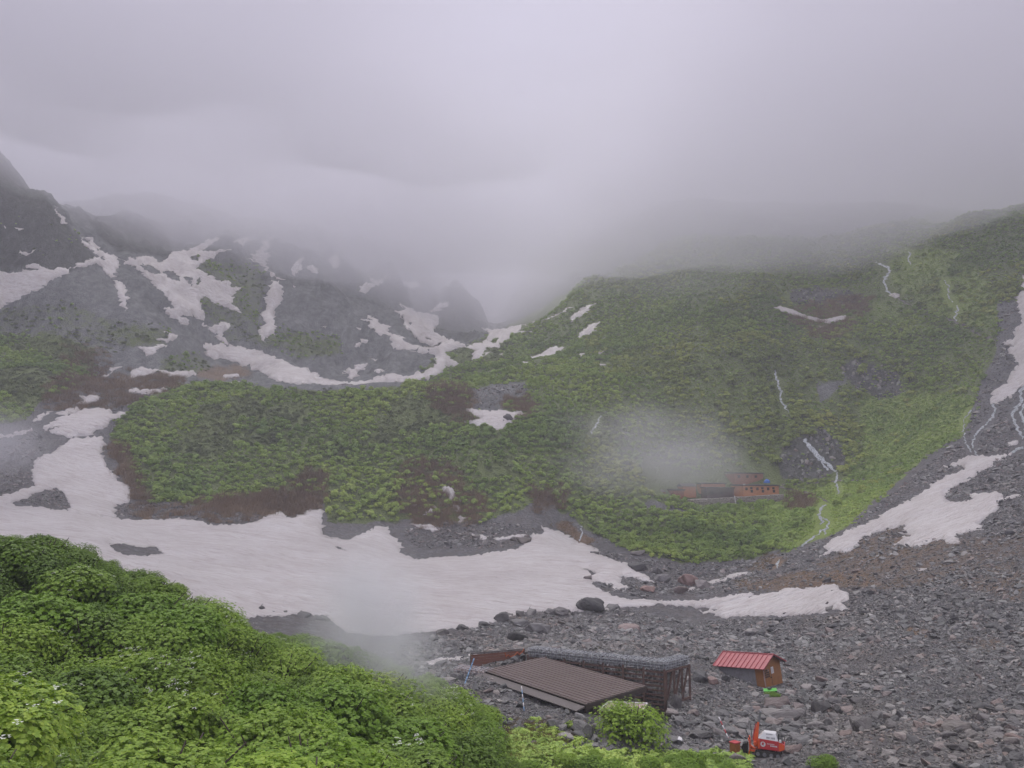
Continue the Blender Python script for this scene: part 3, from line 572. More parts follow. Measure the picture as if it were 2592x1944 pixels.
# ------------------------------------------------------------------ where things may lie
M_SNOW = np.zeros((MH, MW))
for p_, hs_ in SNOW_POLYS:
    t_ = inside(p_, _mu, _mv)
    for h_ in hs_: t_ &= ~inside(h_, _mu, _mv)
    M_SNOW = np.maximum(M_SNOW, t_)
def grid_pts(ax, ay, step, jit=.5):
    gx, gy = np.meshgrid(np.arange(*ax, step), np.arange(*ay, step)); gx = gx.ravel() + rng.uniform(-jit, jit, gx.size) * step; gy = gy.ravel() + rng.uniform(-jit, jit, gy.size) * step
    return gx, gy
def prep(gx, gy):
    k = np.abs(gx / gy) < .72; gx, gy = gx[k], gy[k]
    z = height(gx, gy); u, v = project(gx, gy, z)
    return gx, gy, z, u, v
def seen(x, y, z, u, v, lift=1.5, tol=.94):
    uu, vv = project(x, y, z + lift)
    return cast(uu, vv)[:, 1] > y * tol
_warp = lambda u, v: (u + 9 * vnoise(u * .03, v * .05, 7), v + 5 * vnoise(u * .03, v * .05, 8))
def rots(n, tilt): return np.stack([rng.normal(0, tilt, n), rng.normal(0, tilt, n), rng.uniform(0, 6.283, n)], 1)
WATER_KEEP = np.zeros((MH, MW)); KEEP_OUT = []          # filled with ground footprints of the buildings: (polygon in x, y)
def clear(x, y):
    k = np.ones(len(x), bool)
    for p in KEEP_OUT: k &= ~inside(p, x, y)
    return k
# ------------------------------------------------------------------ building helpers
class MB:
    def __init__(s): s.v = []; s.f = []; s.mi = []; s.cur = 0
    def quad(s, *p):
        b = len(s.v); s.v += [tuple(q) for q in p]; s.f.append(tuple(range(b, b + len(p)))); s.mi.append(s.cur)
    def hexa(s, p):          # 8 corners: bottom 4, top 4 (same order)
        b = len(s.v); s.v += [tuple(q) for q in p]
        for f in ((3, 2, 1, 0), (4, 5, 6, 7), (0, 1, 5, 4), (1, 2, 6, 5), (2, 3, 7, 6), (3, 0, 4, 7)): s.f.append(tuple(b + i for i in f)); s.mi.append(s.cur)
    def box(s, lo, hi):
        x0, y0, z0 = lo; x1, y1, z1 = hi
        s.hexa([(x0, y0, z0), (x1, y0, z0), (x1, y1, z0), (x0, y1, z0), (x0, y0, z1), (x1, y0, z1), (x1, y1, z1), (x0, y1, z1)])
    def bar(s, a, b, w, h=None, up=(0, 0, 1)):
        a, b = Vector(a), Vector(b); d = (b - a).normalized(); up = Vector(up)
        if abs(d.dot(up)) > .95: up = Vector((1, 0, 0))
        r = d.cross(up).normalized() * w / 2; t = r.cross(d).normalized() * (h or w) / 2
        s.hexa([a - r - t, a + r - t, a + r + t, a - r + t, b - r - t, b + r - t, b + r + t, b - r + t])
    def tube(s, a, b, r0, r1=None, n=8, cap=True):
        a, b = Vector(a), Vector(b); d = (b - a).normalized(); u = d.orthogonal().normalized(); w = d.cross(u); r1 = r0 if r1 is None else r1
        k = len(s.v); cs = [(math.cos(6.2832 * i / n), math.sin(6.2832 * i / n)) for i in range(n)]
        s.v += [tuple(a + (u * c + w * q) * r0) for c, q in cs] + [tuple(b + (u * c + w * q) * r1) for c, q in cs]
        for i in range(n): s.f.append((k + i, k + (i + 1) % n, k + n + (i + 1) % n, k + n + i)); s.mi.append(s.cur)
        if cap: s.f.append(tuple(k + i for i in range(n))[::-1]); s.f.append(tuple(k + n + i for i in range(n))); s.mi += [s.cur] * 2
    def prism(s, prof, y0, y1, y0b=None, y1b=None):   # profile in x,z extruded along y
        k = len(s.v); n = len(prof)
        s.v += [(x, y0, z) for x, z in prof] + [(x, y1, z) for x, z in prof]
        for i in range(n): s.f.append((k + i, k + (i + 1) % n, k + n + (i + 1) % n, k + n + i)); s.mi.append(s.cur)
        s.f.append(tuple(k + i for i in range(n))[::-1]); s.f.append(tuple(k + n + i for i in range(n))); s.mi += [s.cur] * 2
    def build(s, name, m, parent=None, bevel=0.0, smooth=False):
        me = bpy.data.meshes.new(name); me.from_pydata([tuple(v) for v in s.v], [], s.f)
        for x in (m if isinstance(m, (list, tuple)) else [m]): me.materials.append(x)
        me.polygons.foreach_set('material_index', s.mi)
        bm = bmesh.new(); bm.from_mesh(me); bmesh.ops.recalc_face_normals(bm, faces=bm.faces)
        bm.to_mesh(me); bm.free()
        if smooth: me.shade_smooth()
        o = link(bpy.data.objects.new(name, me), parent)
        if bevel:
            b = o.modifiers.new('bevel', 'BEVEL'); b.width = bevel; b.segments = 2; b.limit_method = 'ANGLE'
        return o
M['roof_brown'] = plain('wet brown metal roof', (.115, .082, .072), .34, .0, .18, 1.4, .004, (.16, .125, .115))
M['brown_steel'] = plain('brown painted steel', (.125, .075, .06), .55, 0, .3, 4, .006, (.20, .11, .075))
M['brown_dark'] = plain('dark brown boards', (.05, .036, .03), .7, 0, .3, 3, .01)
M['plank_red'] = plain('reddish planks', (.20, .085, .055), .7, 0, .35, 3, .012, (.10, .06, .05), (1, 1, 8))
M['gutter'] = plain('grey brown flashing', (.105, .088, .082), .5, 0, .15, 2, .004)
M['white_metal'] = plain('white painted metal', (.66, .63, .63), .5, 0, .12, 5, .004)
M['pinkish'] = plain('pinkish panel', (.42, .31, .28), .6, 0, .15, 3, .004)
M['wire'] = plain('galvanised wire', (.50, .52, .55), .45, .2, .15, 10, .001)
M['gabion'] = rock_mat('gabion stone', (1.5, 1.52, 1.6))
M['backing'] = rock_mat('stones behind slats', (1.5, 1.45, 1.4))
M['rope'] = plain('orange rope', (.52, .13, .05), .7, 0, .2, 9)
M['blue_pole'] = plain('pale blue pole', (.18, .30, .46), .5, 0, .2, 5)
M['roof_red'] = plain('weathered red metal roof', (.36, .062, .075), .42, 0, .14, 2, .003, (.42, .11, .12))
M['wood_orange'] = plain('orange brown wood', (.33, .145, .045), .6, 0, .22, 3, .006, (.22, .10, .04), (6, 6, .8))
M['grey_board'] = plain('weathered grey boards', (.25, .245, .25), .75, 0, .2, 3, .008, (.15, .13, .125), (5, 5, .7))
M['dark'] = plain('dark glass and rubber', (.018, .018, .02), .45, 0, .2, 6)
M['paper'] = plain('white notice paper', (.72, .70, .70), .8, 0, .04, 9)
M['green_lid'] = plain('bright green lid', (.12, .50, .08), .45, 0, .1, 3)
M['digger_red'] = plain('digger red paint', (.55, .045, .055), .38, 0, .1, 2, .002, (.40, .05, .05))
M['digger_orange'] = plain('digger orange paint', (.74, .115, .035), .4, 0, .1, 2, .002, (.55, .10, .04))
M['digger_white'] = plain('digger white paint', (.68, .67, .68), .4, 0, .06, 2, .002, (.55, .54, .52))
M['grey_steel'] = plain('grey steel', (.20, .20, .21), .45, .2, .15, 4)
M['rubber'] = plain('muddy rubber track', (.03, .027, .025), .8, 0, .4, 6, .01, (.07, .055, .045))
M['crate'] = plain('orange crate board', (.36, .14, .04), .6, 0, .2, 3)
M['crate_red'] = plain('red lid', (.45, .05, .06), .5, 0, .15, 3)
M['blue_tarp'] = plain('blue tarp', (.05, .17, .55), .5, 0, .2, 1.5, .05)
M['hut_orange'] = plain('hut orange boards', (.56, .25, .12), .7, 0, .15, 1.2, .01)
M['hut_red'] = plain('hut reddish boards', (.34, .14, .085), .7, 0, .2, 1.2, .01)
M['hut_roof'] = plain('hut dark roof', (.06, .05, .055), .5, 0, .2, 1, .005)
M['hut_dark'] = plain('hut dark boards', (.085, .06, .055), .7, 0, .2, 1, .01)
# ------------------------------------------------------------------ building with the long dark roof
B, C_, D = at(1635, 1737, 61.7), at(1481, 1783, 56.4), at(1223, 1697, 67.3)
zr = (B.z + C_.z + D.z) / 3
def onz(u, v, z): a, e = ray(u, v); Y = (z - CAMZ) / float(e); return Vector((float(a) * Y, Y, z))
B, C_, D = onz(1635, 1737, zr), onz(1481, 1783, zr), onz(1223, 1697, zr); A = B + D - C_
bo = (A + B + C_ + D) / 4; base = empty('shelter_building', (bo.x, bo.y, CAMZ - 17.7)); bo = base.location.copy()
tag(base, 'low building with a long flat dark brown ribbed roof sunk in the scree', 'building')
A, B, C_, D = A - bo, B - bo, C_ - bo, D - bo; U = Vector((0, 0, 1))
ex = (C_ - D).normalized(); ey = (A - D).normalized()
M['roof_ridge'] = plain('rib tops in lit tone', (.145, .108, .096), .4, 0, .12, 1.5, .003)  # rib shading put into the colour: tops painted lighter than the pans
mb = MB(); W = (A - D).length; nr = 15; t = 0; prof = []
for k in range(nr):
    s0 = k / nr; prof += [(s0, 0), (s0 + .55 / nr, 0), (s0 + .62 / nr, .05), (s0 + .94 / nr, .05)]
prof.append((1, 0))
for (t0, h0), (t1, h1) in zip(prof, prof[1:]):
    mb.cur = 1 if h0 > .04 and h1 > .04 else 0; mb.quad(D + ey * W * t0 + U * h0, C_ + ey * W * t0 + U * h0, C_ + ey * W * t1 + U * h1, D + ey * W * t1 + U * h1)
mb.quad(D - U * .05, A - U * .05, B - U * .05, C_ - U * .05)
mb.cur = 0; rf = mb.build('roof', [M['roof_brown'], M['roof_ridge']], base)
mb = MB(); mb.bar(C_ - U * .19 + ex * .05, B - U * .19 + ex * .05, .07, .34); mb.bar(A - U * .12 + ey * .04, B - U * .12 + ey * .04, .07, .22); mb.bar(D - U * .12 - ex * .04, A - U * .12 - ex * .04, .07, .24); mb.build('fascia', M['brown_dark'], base)
mb = MB(); mb.hexa([D - ey * .95 - U * .30, C_ - ey * .95 - U * .30, C_ - ey * .02 - U * .22, D - ey * .02 - U * .22, D - ey * .95 - U * .24, C_ - ey * .95 - U * .24, C_ - ey * .02 - U * .12, D - ey * .02 - U * .12]); mb.build('gutter', M['gutter'], base)
i4 = [D + ex * .5 + ey * .4, C_ - ex * .9 + ey * .4, B - ex * .9 - ey * .4, A + ex * .5 - ey * .4]
mb = MB(); mb.hexa([Vector((p.x, p.y, 0)) for p in i4] + [p - U * .07 for p in i4]); mb.build('wall', M['brown_dark'], base)
mb = MB(); q0 = C_ - ex * .87 + ey * 2.2; mb.hexa([Vector((q0.x, q0.y, .05)), Vector((q0.x, q0.y, .05)) + ey * 1.0, Vector((q0.x, q0.y, .05)) + ey * 1.0 - ex * .05, Vector((q0.x, q0.y, .05)) - ex * .05, q0 - U * .9, q0 - U * .9 + ey, q0 - U * .9 + ey - ex * .05, q0 - U * .9 - ex * .05]); mb.build('door', M['brown_steel'], base)
mb = MB(); mb.bar(C_ - U * .3 - ex * .1 + ey * .15, C_ - ex * .8 + ey * .5 - U * 1.9, .13); mb.build('brace', M['brown_steel'], base)
KEEP_OUT.append([(bo.x + p.x, bo.y + p.y) for p in (A + ey * .8, B + ey * .8 + ex * .6, C_ - ey * .6 + ex * .6, D - ey * .35 - ex * .3)])
# white-framed lean-to roof below the gable
aw = [at(1518, 1799, 55.2), at(1540, 1777, 57.0), at(1638, 1781, 58.4), at(1628, 1801, 56.4)]
ao = empty('awning', aw[0]); tag(ao, 'small pinkish lean-to roof with white edges under the end of the long dark roof', 'awning')
L_ = [p - aw[0] for p in aw]; mb = MB(); mb.hexa([p - U * .05 for p in L_] + L_); mb.build('panel', M['pinkish'], ao)
mb = MB()
for k in range(4): mb.bar(L_[k] + U * .03, L_[(k + 1) % 4] + U * .03, .09, .07)
for k in (.25, .5, .75): mb.bar(L_[0].lerp(L_[3], k) + U * .03, L_[1].lerp(L_[2], k) + U * .03, .05, .05)
mb.build('frame', M['white_metal'], ao)
for p, l in ((L_[0], 0), (L_[3], 1)):
    mb = MB(); w0 = aw[0] + p; mb.bar(p, Vector((p.x, p.y, ground(w0.x, w0.y) - aw[0].z - .3)), .08); mb.build('post', M['white_metal'], ao)
# ------------------------------------------------------------------ retaining wall of brown slats with stone cages on top
T1 = at(1683, 1697, 68.0); T0 = onz(1338, 1660, T1.z); T2 = onz(1742, 1681, T1.z)
wl = empty('retaining_wall', (T0.x, T0.y, CAMZ - 17.9)); wo = wl.location.copy(); tag(wl, 'tall brown steel slat wall holding back stones behind the long dark roof', 'wall')
def slat_face(P, Q, nposts, hgt, nrm, name_post=True):
    P, Q = P - wo, Q - wo; n = nrm
    mb = MB()
    for k in range(11):
        z = .18 + k * hgt / 11
        mb.bar(Vector((P.x, P.y, z)) + n * .05, Vector((Q.x, Q.y, z)) + n * .05, .10, .13)
    mb.build('slats', M['brown_steel'], wl)
    for k in range(nposts):
        b = P.lerp(Q, k / (nposts - 1)); mb = MB(); mb.bar(Vector((b.x, b.y, -.6)) + n * .14, Vector((b.x, b.y, hgt + .1)) + n * .14, .20, .16); mb.build('post', M['brown_steel'], wl)
d1 = (T1 - T0).normalized(); n1_ = Vector((d1.y, -d1.x, 0)).normalized(); d2 = (T2 - T1).normalized(); n2_ = Vector((d2.y, -d2.x, 0)).normalized(); H_ = T1.z - wo.z
slat_face(T0, T1, 8, H_, n1_)
P, Q = T1 - wo, T2 - wo
for k in range(4):
    b = P.lerp(Q, k / 3); mb = MB(); mb.bar(Vector((b.x, b.y, -.4)) + n2_ * .1, Vector((b.x, b.y, H_)) + n2_ * .1, .16); mb.build('post', M['brown_steel'], wl)
    if k < 3:
        c = P.lerp(Q, (k + .8) / 3); mb = MB(); mb.bar(Vector((b.x, b.y, H_ * .35)) + n2_ * .1, Vector((c.x, c.y, H_ * .95)) + n2_ * .1, .12); mb.build('diagonal', M['brown_steel'], wl)
mb = MB(); mb.bar(Vector((P.x, P.y, H_ * .33)) + n2_ * .12, Vector((Q.x, Q.y, H_ * .33)) + n2_ * .12, .18); mb.bar(Vector((P.x, P.y, H_ - .1)) + n2_ * .12, Vector((Q.x, Q.y, H_ - .1)) + n2_ * .12, .14); mb.build('beam', M['brown_steel'], wl)
def stone_pack(mb, o, du, dv, dn, su, sv, cell, seed):
    """stones of about CELL metres packed in one layer over a rectangle"""
    rr = random.Random(seed); nu, nv = max(1, int(su / cell)), max(1, int(sv / cell))
    for i in range(nu):
        for j in range(nv):
            me = rr.choice(SRC['stone'][1]); c = o + du * ((i + .5 + rr.uniform(-.25, .25)) * su / nu) + dv * ((j + .5 + rr.uniform(-.2, .2)) * sv / nv) + dn * rr.uniform(-.06, .02)
            mt = Euler((rr.uniform(0, 6), rr.uniform(0, 6), rr.uniform(0, 6))).to_matrix(); sc = cell * rr.uniform(.55, .8); b = len(mb.v)
            mb.v += [tuple(c + mt @ (v.co * sc)) for v in me.vertices]; mb.f += [tuple(b + q for q in p.vertices) for p in me.polygons]; mb.mi += [0] * len(me.polygons)
mb = MB(); z0 = Vector((0, 0, 1)); stone_pack(mb, Vector((0, 0, 0)) - n1_ * .32, d1, z0, n1_, (T1 - T0).length, H_, .30, 5); stone_pack(mb, P - U * P.z - n2_ * .32, d2, z0, n2_, (T2 - T1).length, H_, .32, 6)
mb.build('stone_fill', M['backing'], wl)
def gabion(name, label, P, d, length, nrm, depth, hgt, parts=None, seed=0):
    g = empty(name, P); tag(g, label, 'stone cage', None); b = -nrm * depth; O = Vector((0, 0, 0))
    mb = MB(); stone_pack(mb, O, d, U, nrm, length, hgt, .2, seed); stone_pack(mb, U * hgt, d, b.normalized(), U, length, depth, .24, seed + 1); stone_pack(mb, d * length, b.normalized(), U, d, depth, hgt, .2, seed + 2); stone_pack(mb, O, b.normalized(), U, -d, depth, hgt, .2, seed + 3)
    mb.hexa([O - nrm * .08 + d * .1, d * (length - .1) - nrm * .08, d * (length - .1) + b * .95, b * .95 + d * .1] + [p + U * (hgt - .1) for p in (O - nrm * .08 + d * .1, d * (length - .1) - nrm * .08, d * (length - .1) + b * .95, b * .95 + d * .1)])
    mb.build('stone_fill', M['gabion'], g)
    mb = MB(); e = nrm * .10; h2 = hgt + .10; k = 0
    while k <= length: mb.bar(d * k + e, d * k + e + U * h2, .022); mb.bar(d * k + e + U * h2, d * k + b + U * h2, .022); k += .36
    for j in range(4): mb.bar(e + U * h2 * j / 3, d * length + e + U * h2 * j / 3, .018)
    for j in range(1, 4): mb.bar(b * j / 3 + U * h2, d * length + b * j / 3 + U * h2, .018)
    for j in range(4): mb.bar(d * (length + .08) + e + U * h2 * j / 3, d * (length + .08) + b + U * h2 * j / 3, .018)
    mb.build('wire_mesh', M['wire'], g); return g
gabion('gabion', 'long wire cage of grey stones lying along the top of the brown slat wall', T0 + U * .05, d1, (T1 - T0).length, n1_, 1.1, .52, seed=20)
gabion('gabion', 'short wire cage of grey stones on the right return of the brown slat wall', T1 + U * .05 + d2 * 0.02, d2, (T2 - T1).length, n2_, 1.0, .5, seed=30)
KEEP_OUT.append([(p.x, p.y) for p in (T0 + n1_ * 2.5, T1 + n1_ * 3, T1 + n2_ * 1.0, T2 + n2_ * 1.0, T2 - n1_ * .9, T0 - n1_ * 1.2)])
g0 = at(1148, 1709, 68.0); g1 = at(1226, 1709, 66.6); dd = (g1 - g0); dd.z = 0; gl = dd.length; dd.normalize(); gabion('gabion', 'low wire stone cage by the left corner of the long dark roof, below the planks', g0, dd, gl, Vector((dd.y, -dd.x, 0)), 1.3, .5, seed=40)
# reddish plank barrier left of the wall
p0, p1 = gp(1193, 1691, 50), gp(1328, 1677, 50); pb = empty('plank_wall', p0); tag(pb, 'reddish brown plank barrier at the left end behind the long dark roof', 'barrier'); dp = p1 - p0; dn = Vector((dp.y, -dp.x, 0)).normalized()
mb = MB()
for k in range(5): mb.bar(U * (.12 + .21 * k), dp * 1.0 + U * (.12 + .21 * k), .06, .19)
mb.build('planks', M['plank_red'], pb)
for k in range(5): mb = MB(); mb.bar(dp * k / 4 - dn * .08 - U * .8, dp * k / 4 - dn * .08 + U * 1.12, .1); mb.build('post', M['brown_steel'], pb)
mb = MB(); mb.bar(U * 1.16, dp + U * 1.16, .16, .09); mb.build('cap_rail', M['gutter'], pb)
mb = MB(); KEEP_OUT.append([(p0.x + a, p0.y + b) for a, b in ((-.3, .3), (dp.x + .3, .3), (dp.x + .5, -4), (-.3, -4))]); rp = [p0 + dp * t + dn * (-.0 + .1) + U * h for t, h in ((.97, 1.2), (.93, .9), (.88, .75), (.84, .95), (.78, .7), (.70, .62), (.66, .8), (.62, .66), (.6, 1.0))]
for a, b in zip(rp, rp[1:]): mb.tube(a - p0, b - p0, .035, None, 6)
o = mb.build('rope', M['rope'], None); o.location = p0; tag(o, 'orange rope draped over the reddish planks', 'rope')
def pole(name, a, b, r, m, label, cat, bands=None):
    mb = MB(); a, b = Vector(a), Vector(b); n = 6
    for k in range(n):
        mb.cur = k % 2 if bands else 0; mb.tube(Vector((0, 0, 0)).lerp(b - a, k / n), Vector((0, 0, 0)).lerp(b - a, (k + 1) / n), r, None, 8)
    o = mb.build(name, m, None, 0, True); o.location = a; return tag(o, label, cat)
pole('pole', at(1174, 1737, 63.0), at(1200, 1667, 64.5), .05, [M['blue_pole']], 'pale blue leaning pole by the left corner of the long dark roof', 'pole')
pole('pole', at(1327, 1800, 58.0), at(1320, 1737, 59.0), .04, [M['blue_pole'], M['white_metal']], 'thin blue and white pole standing in the stone bank below the roof', 'pole', True)
# ------------------------------------------------------------------ hut with the red roof
G0 = at(1936.5, 1741, 80.0); sh = empty('wooden_hut', G0); tag(sh, 'small tilted wooden hut with a red ribbed metal roof and orange front on the scree', 'hut')
be = R(50); vax = Vector((-.272, -.962, 0)).normalized()
sh.rotation_euler = (Matrix.Rotation(R(6.5), 3, vax) @ Matrix(((math.sin(be), -math.cos(be), 0), (math.cos(be), math.sin(be), 0), (0, 0, 1)))).to_euler()
SW, SL, SH = 3.0, 5.0, 1.95; rise = .78
mb = MB(); mb.prism([(0, -.6), (SW, -.6), (SW, SH), (SW / 2, SH + rise), (0, SH)], 0, .08); fw = mb.build('front_wall', M['wood_orange'], sh)
mb = MB(); mb.box((0, .083, -.6), (.08, SL, SH)); mb.build('side_wall', M['grey_board'], sh)
mb = MB(); mb.box((SW - .08, .083, -.6), (SW, SL, SH)); mb.build('side_wall', M['grey_board'], sh)
mb = MB(); mb.prism([(0.083, -.6), (SW - .083, -.6), (SW - .083, SH), (SW / 2, SH + rise - .05), (.083, SH)], SL - .08, SL); mb.build('back_wall', M['grey_board'], sh)
mb = MB(); mb.box((-.03, -.03, -.6), (.1, .82, SH - .02)); mb.build('corner_panel', M['wood_orange'], sh)
mb = MB(); ov = .42; sl_ = rise / (SW / 2)
for s_ in (0, 1):
    fx = (lambda t: SW / 2 - t) if s_ == 0 else (lambda t: SW / 2 + t)
    tl = SW / 2 + ov; y0, y1 = -.5, SL + .35
    p = [Vector((fx(0), y0, SH + rise + .05)), Vector((fx(0), y1, SH + rise + .05)), Vector((fx(tl), y1, SH + rise + .05 - sl_ * tl)), Vector((fx(tl), y0, SH + rise + .05 - sl_ * tl))]
    mb.hexa([q - U * .05 for q in p] + p)
    for k in range(12):
        y = y0 + .03 + (y1 - y0 - .06) * k / 11; a = p[0].copy(); a.y = y; b = p[3].copy(); b.y = y; mb.bar(a + U * .03, b + U * .03, .06, .07)
mb.bar((SW / 2, -.5, SH + rise + .08), (SW / 2, SL + .35, SH + rise + .08), .16, .05); mb.build('roof', M['roof_red'], sh)
mb = MB()
for s_ in (-1, 1): mb.bar((SW / 2, -.36, SH + rise - .06), (SW / 2 + s_ * (SW / 2 + ov - .05), -.36, SH + rise - .06 - sl_ * (SW / 2 + ov - .05)), .05, .14)
mb.build('barge_board', M['brown_dark'], sh)
dr = MB(); dr.box((.14, -.035, -.3), (1.26, 0, 1.72)); dro = dr.build('door', M['wood_orange'], sh)
mb = MB(); mb.box((.2, -.05, .78), (.98, -.036, 1.55)); mb.build('window', M['dark'], dro)
mb = MB()
for k in range(5): mb.bar((.2, -.06, .78 + .77 * k / 4), (.98, -.06, .78 + .77 * k / 4), .03)
for k in range(4): mb.bar((.2 + .26 * k, -.06, .78), (.2 + .26 * k, -.06, 1.55), .03)
mb.build('lattice', M['wood_orange'], dro)
mb = MB(); mb.tube((1.16, -.036, .72), (1.16, -.1, .72), .045); mb.build('handle', M['dark'], dro)
mb = MB(); mb.box((1.28, -.02, -.3), (1.34, -.002, 1.75)); mb.build('door_jamb', M['brown_dark'], sh)
mb = MB(); mb.box((1.36, -.02, 1.0), (1.78, -.002, 1.6)); nt_ = mb.build('notice', M['paper'], sh)
mb = MB()
for k in range(6): mb.box((1.42, -.026, 1.08 + .075 * k), (1.42 + (.22, .3, .26, .3, .18, .28)[k], -.0205, 1.10 + .075 * k))
mb.build('writing', M['grey_steel'], nt_)
mb = MB(); mb.box((.72, -.075, 1.32), (.9, -.0605, 1.5)); mb.build('sticker', M['pinkish'], dro)
mb = MB(); mb.bar((.02, -.08, -.3), (.04, -.1, 1.75), .06); mb.bar((.02, -.1, -.3), (-.1, -.12, 1.0), .05); mb.build('leaning_pole', M['pinkish'], sh)
KEEP_OUT.append([(G0.x + dx, G0.y + dy) for dx, dy in ((.3, -1.0), (3.2, 1.6), (-.6, 6.5), (-3.6, 4.6), (-1.8, 1.6), (-.5, .2))])
# green lid on a box before the door
gl_ = at(1950, 1750, 77.0); cr = empty('storage_box', gl_, (R(4), R(-6), R(-14))); tag(cr, 'dark box with a bright green lid in front of the hut door', 'box')
mb = MB(); mb.box((-.52, -.34, -.5), (.52, .34, .1)); mb.build('body', M['brown_dark'], cr); mb = MB(); mb.box((-.58, -.4, .103), (.58, .4, .16)); mb.build('lid', M['green_lid'], cr, .01)
boulder_later = [(gl_.x - .05, gl_.y + .05, gl_.z + .27, .22)]
# ------------------------------------------------------------------ digger
EX = gp(1945, 1914); ex_o = empty('mini_excavator', EX); tag(ex_o, 'small red and white tracked digger with an orange blade, parked on the rubble', 'digger')
ex_o.rotation_euler = (R(2), R(-2), math.pi - R(20))
for s_ in (-1, 1):
    mb = MB(); pr = []
    for k in range(9): a = math.pi / 2 + math.pi * k / 8; pr.append((-.62 + .19 * math.cos(a), .2 + .19 * math.sin(a)))
    for k in range(9): a = -math.pi / 2 + math.pi * k / 8; pr.append((.62 + .19 * math.cos(a), .2 + .19 * math.sin(a)))
    y0 = s_ * .45; mb.prism(pr, y0 - .13, y0 + .13)
    for k in range(14):
        x_ = -.68 + 1.36 * k / 13; mb.box((x_ - .02, y0 - .135, .388), (x_ + .02, y0 + .135, .415)); mb.box((x_ - .02, y0 - .135, -.015), (x_ + .02, y0 + .135, .012))
    tr = mb.build('track', M['rubber'], ex_o)
    for k in range(4):
        mb = MB(); x_ = -.6 + .4 * k; mb.tube((x_, y0 + .132, .19), (x_, y0 + .15, .19), .12, None, 14); mb.build('roller', M['grey_steel'], tr)
mb = MB(); mb.box((-.45, -.31, .12), (.5, .31, .36)); mb.tube((0, 0, .36), (0, 0, .47), .3, None, 16); mb.build('undercarriage', M['grey_steel'], ex_o)
mb = MB(); mb.prism([(.60, .47), (.60, 1.08), (-.60, 1.03), (-.98, .86), (-.98, .60), (-.72, .47)], -.46, .46); bd_ = mb.build('body', [M['digger_red']], ex_o, .025)
mb = MB(); mb.prism([(-.64, .50), (-.64, 1.0), (-.97, .85), (-.97, .62), (-.74, .5)], .463, .472); mb.build('rear_panel', M['digger_orange'], bd_); mb = MB(); mb.prism([(.6, .5), (.6, 1.06), (.5, 1.05), (.5, .5)], .463, .47); mb.build('front_panel', M['digger_orange'], bd_)
mb = MB()
b4 = [(.60, -.46, 1.085), (-.60, -.46, 1.035), (-.60, .46, 1.035), (.60, .46, 1.085)]; t4 = [(.26, -.34, 1.46), (-.46, -.34, 1.46), (-.46, .30, 1.46), (.26, .30, 1.46)]
mb.hexa(b4 + t4); hd = mb.build('hood', M['digger_white'], ex_o, .025)
def on_hood(x_, s_, w_, h_, mb):     # a flat mark on the sloping near side of the hood
    f = lambda xx, ss: Vector((xx, .466 + (.306 - .466) * ss, (1.06) + (1.46 - 1.06) * ss + .004))
    mb.quad(f(x_, s_), f(x_ - w_, s_), f(x_ - w_, s_ + h_), f(x_, s_ + h_))
mb = MB()
for k, (x_, w_) in enumerate(((.10, .05), (.035, .06), (-.04, .05), (-.16, .03), (-.21, .03), (-.26, .06), (-.34, .06))): on_hood(x_, .18, w_, .24, mb)
for k in range(5): on_hood(.12 - k * .08, .72, .06, .13, mb)
mb.build('lettering', M['grey_steel'], hd)
mb = MB(); mb.tube((.30, .462, .78), (.30, .470, .78), .155, None, 28); em = mb.build('emblem', M['digger_white'], bd_)
mb = MB(); mb.prism([(.37, .72), (.36, .86), (.29, .90), (.22, .84), (.27, .80), (.24, .70), (.31, .74)], .471, .475); mb.build('emblem_mark', M['digger_red'], em)
mb = MB()
for k in range(6): mb.hexa([(.06 - k * .075, .463, .815), (.01 - k * .075, .463, .815), (.01 - k * .075, .468, .815), (.06 - k * .075, .468, .815), (.045 - k * .075, .463, .86), (-.005 - k * .075, .463, .86), (-.005 - k * .075, .468, .86), (.045 - k * .075, .468, .86)])
for k in range(5): mb.hexa([(-.15 - k * .085, .463, .69), (-.21 - k * .085, .463, .69), (-.21 - k * .085, .468, .69), (-.15 - k * .085, .468, .69), (-.13 - k * .085, .463, .775), (-.19 - k * .085, .463, .775), (-.19 - k * .085, .468, .775), (-.13 - k * .085, .468, .775)])
mb.build('lettering', M['digger_white'], bd_)
mb = MB(); mb.box((-.86, -.3, .95), (-.58, .3, 1.12)); mb.box((-.66, -.26, 1.10), (-.58, .26, 1.45)); mb.build('seat', M['dark'], ex_o, .03)
mb = MB()
for yy in (-.2, 0, .2): mb.bar((-.9, yy, .9), (-.98, yy, 1.25), .03)
mb.build('levers', M['dark'], ex_o)
mb = MB(); mb.tube((-.72, .38, 1.0), (-.72, .38, 1.14), .09, .07, 10); mb.build('lamp', M['white_metal'], ex_o)
mb = MB()
for k in range(6):
    z0, z1 = .02 + .16 * k, .02 + .16 * (k + 1); bow = lambda z: 1.06 + .35 * (z / .98 - .5) ** 2
    mb.hexa([(bow(z0), -.52, z0), (bow(z0) + .05, -.52, z0), (bow(z0) + .05, .52, z0), (bow(z0), .52, z0), (bow(z1), -.52, z1), (bow(z1) + .05, -.52, z1), (bow(z1) + .05, .52, z1), (bow(z1), .52, z1)])
mb.build('blade', M['digger_orange'], ex_o)
mb = MB(); mb.bar((.45, .3, .25), (1.08, .3, .3), .09, .12); mb.bar((.45, -.3, .25), (1.08, -.3, .3), .09, .12); mb.tube((.8, .36, .42), (1.05, .36, .6), .05); mb.build('blade_arm', M['digger_orange'], ex_o)
mb = MB(); mb.box((.6, -.16, .5), (.86, .16, .84)); mb.tube((.78, -.2, .72), (.78, .36, .72), .1, None, 12); mb.build('boom_bracket', M['digger_orange'], ex_o)
mb = MB()
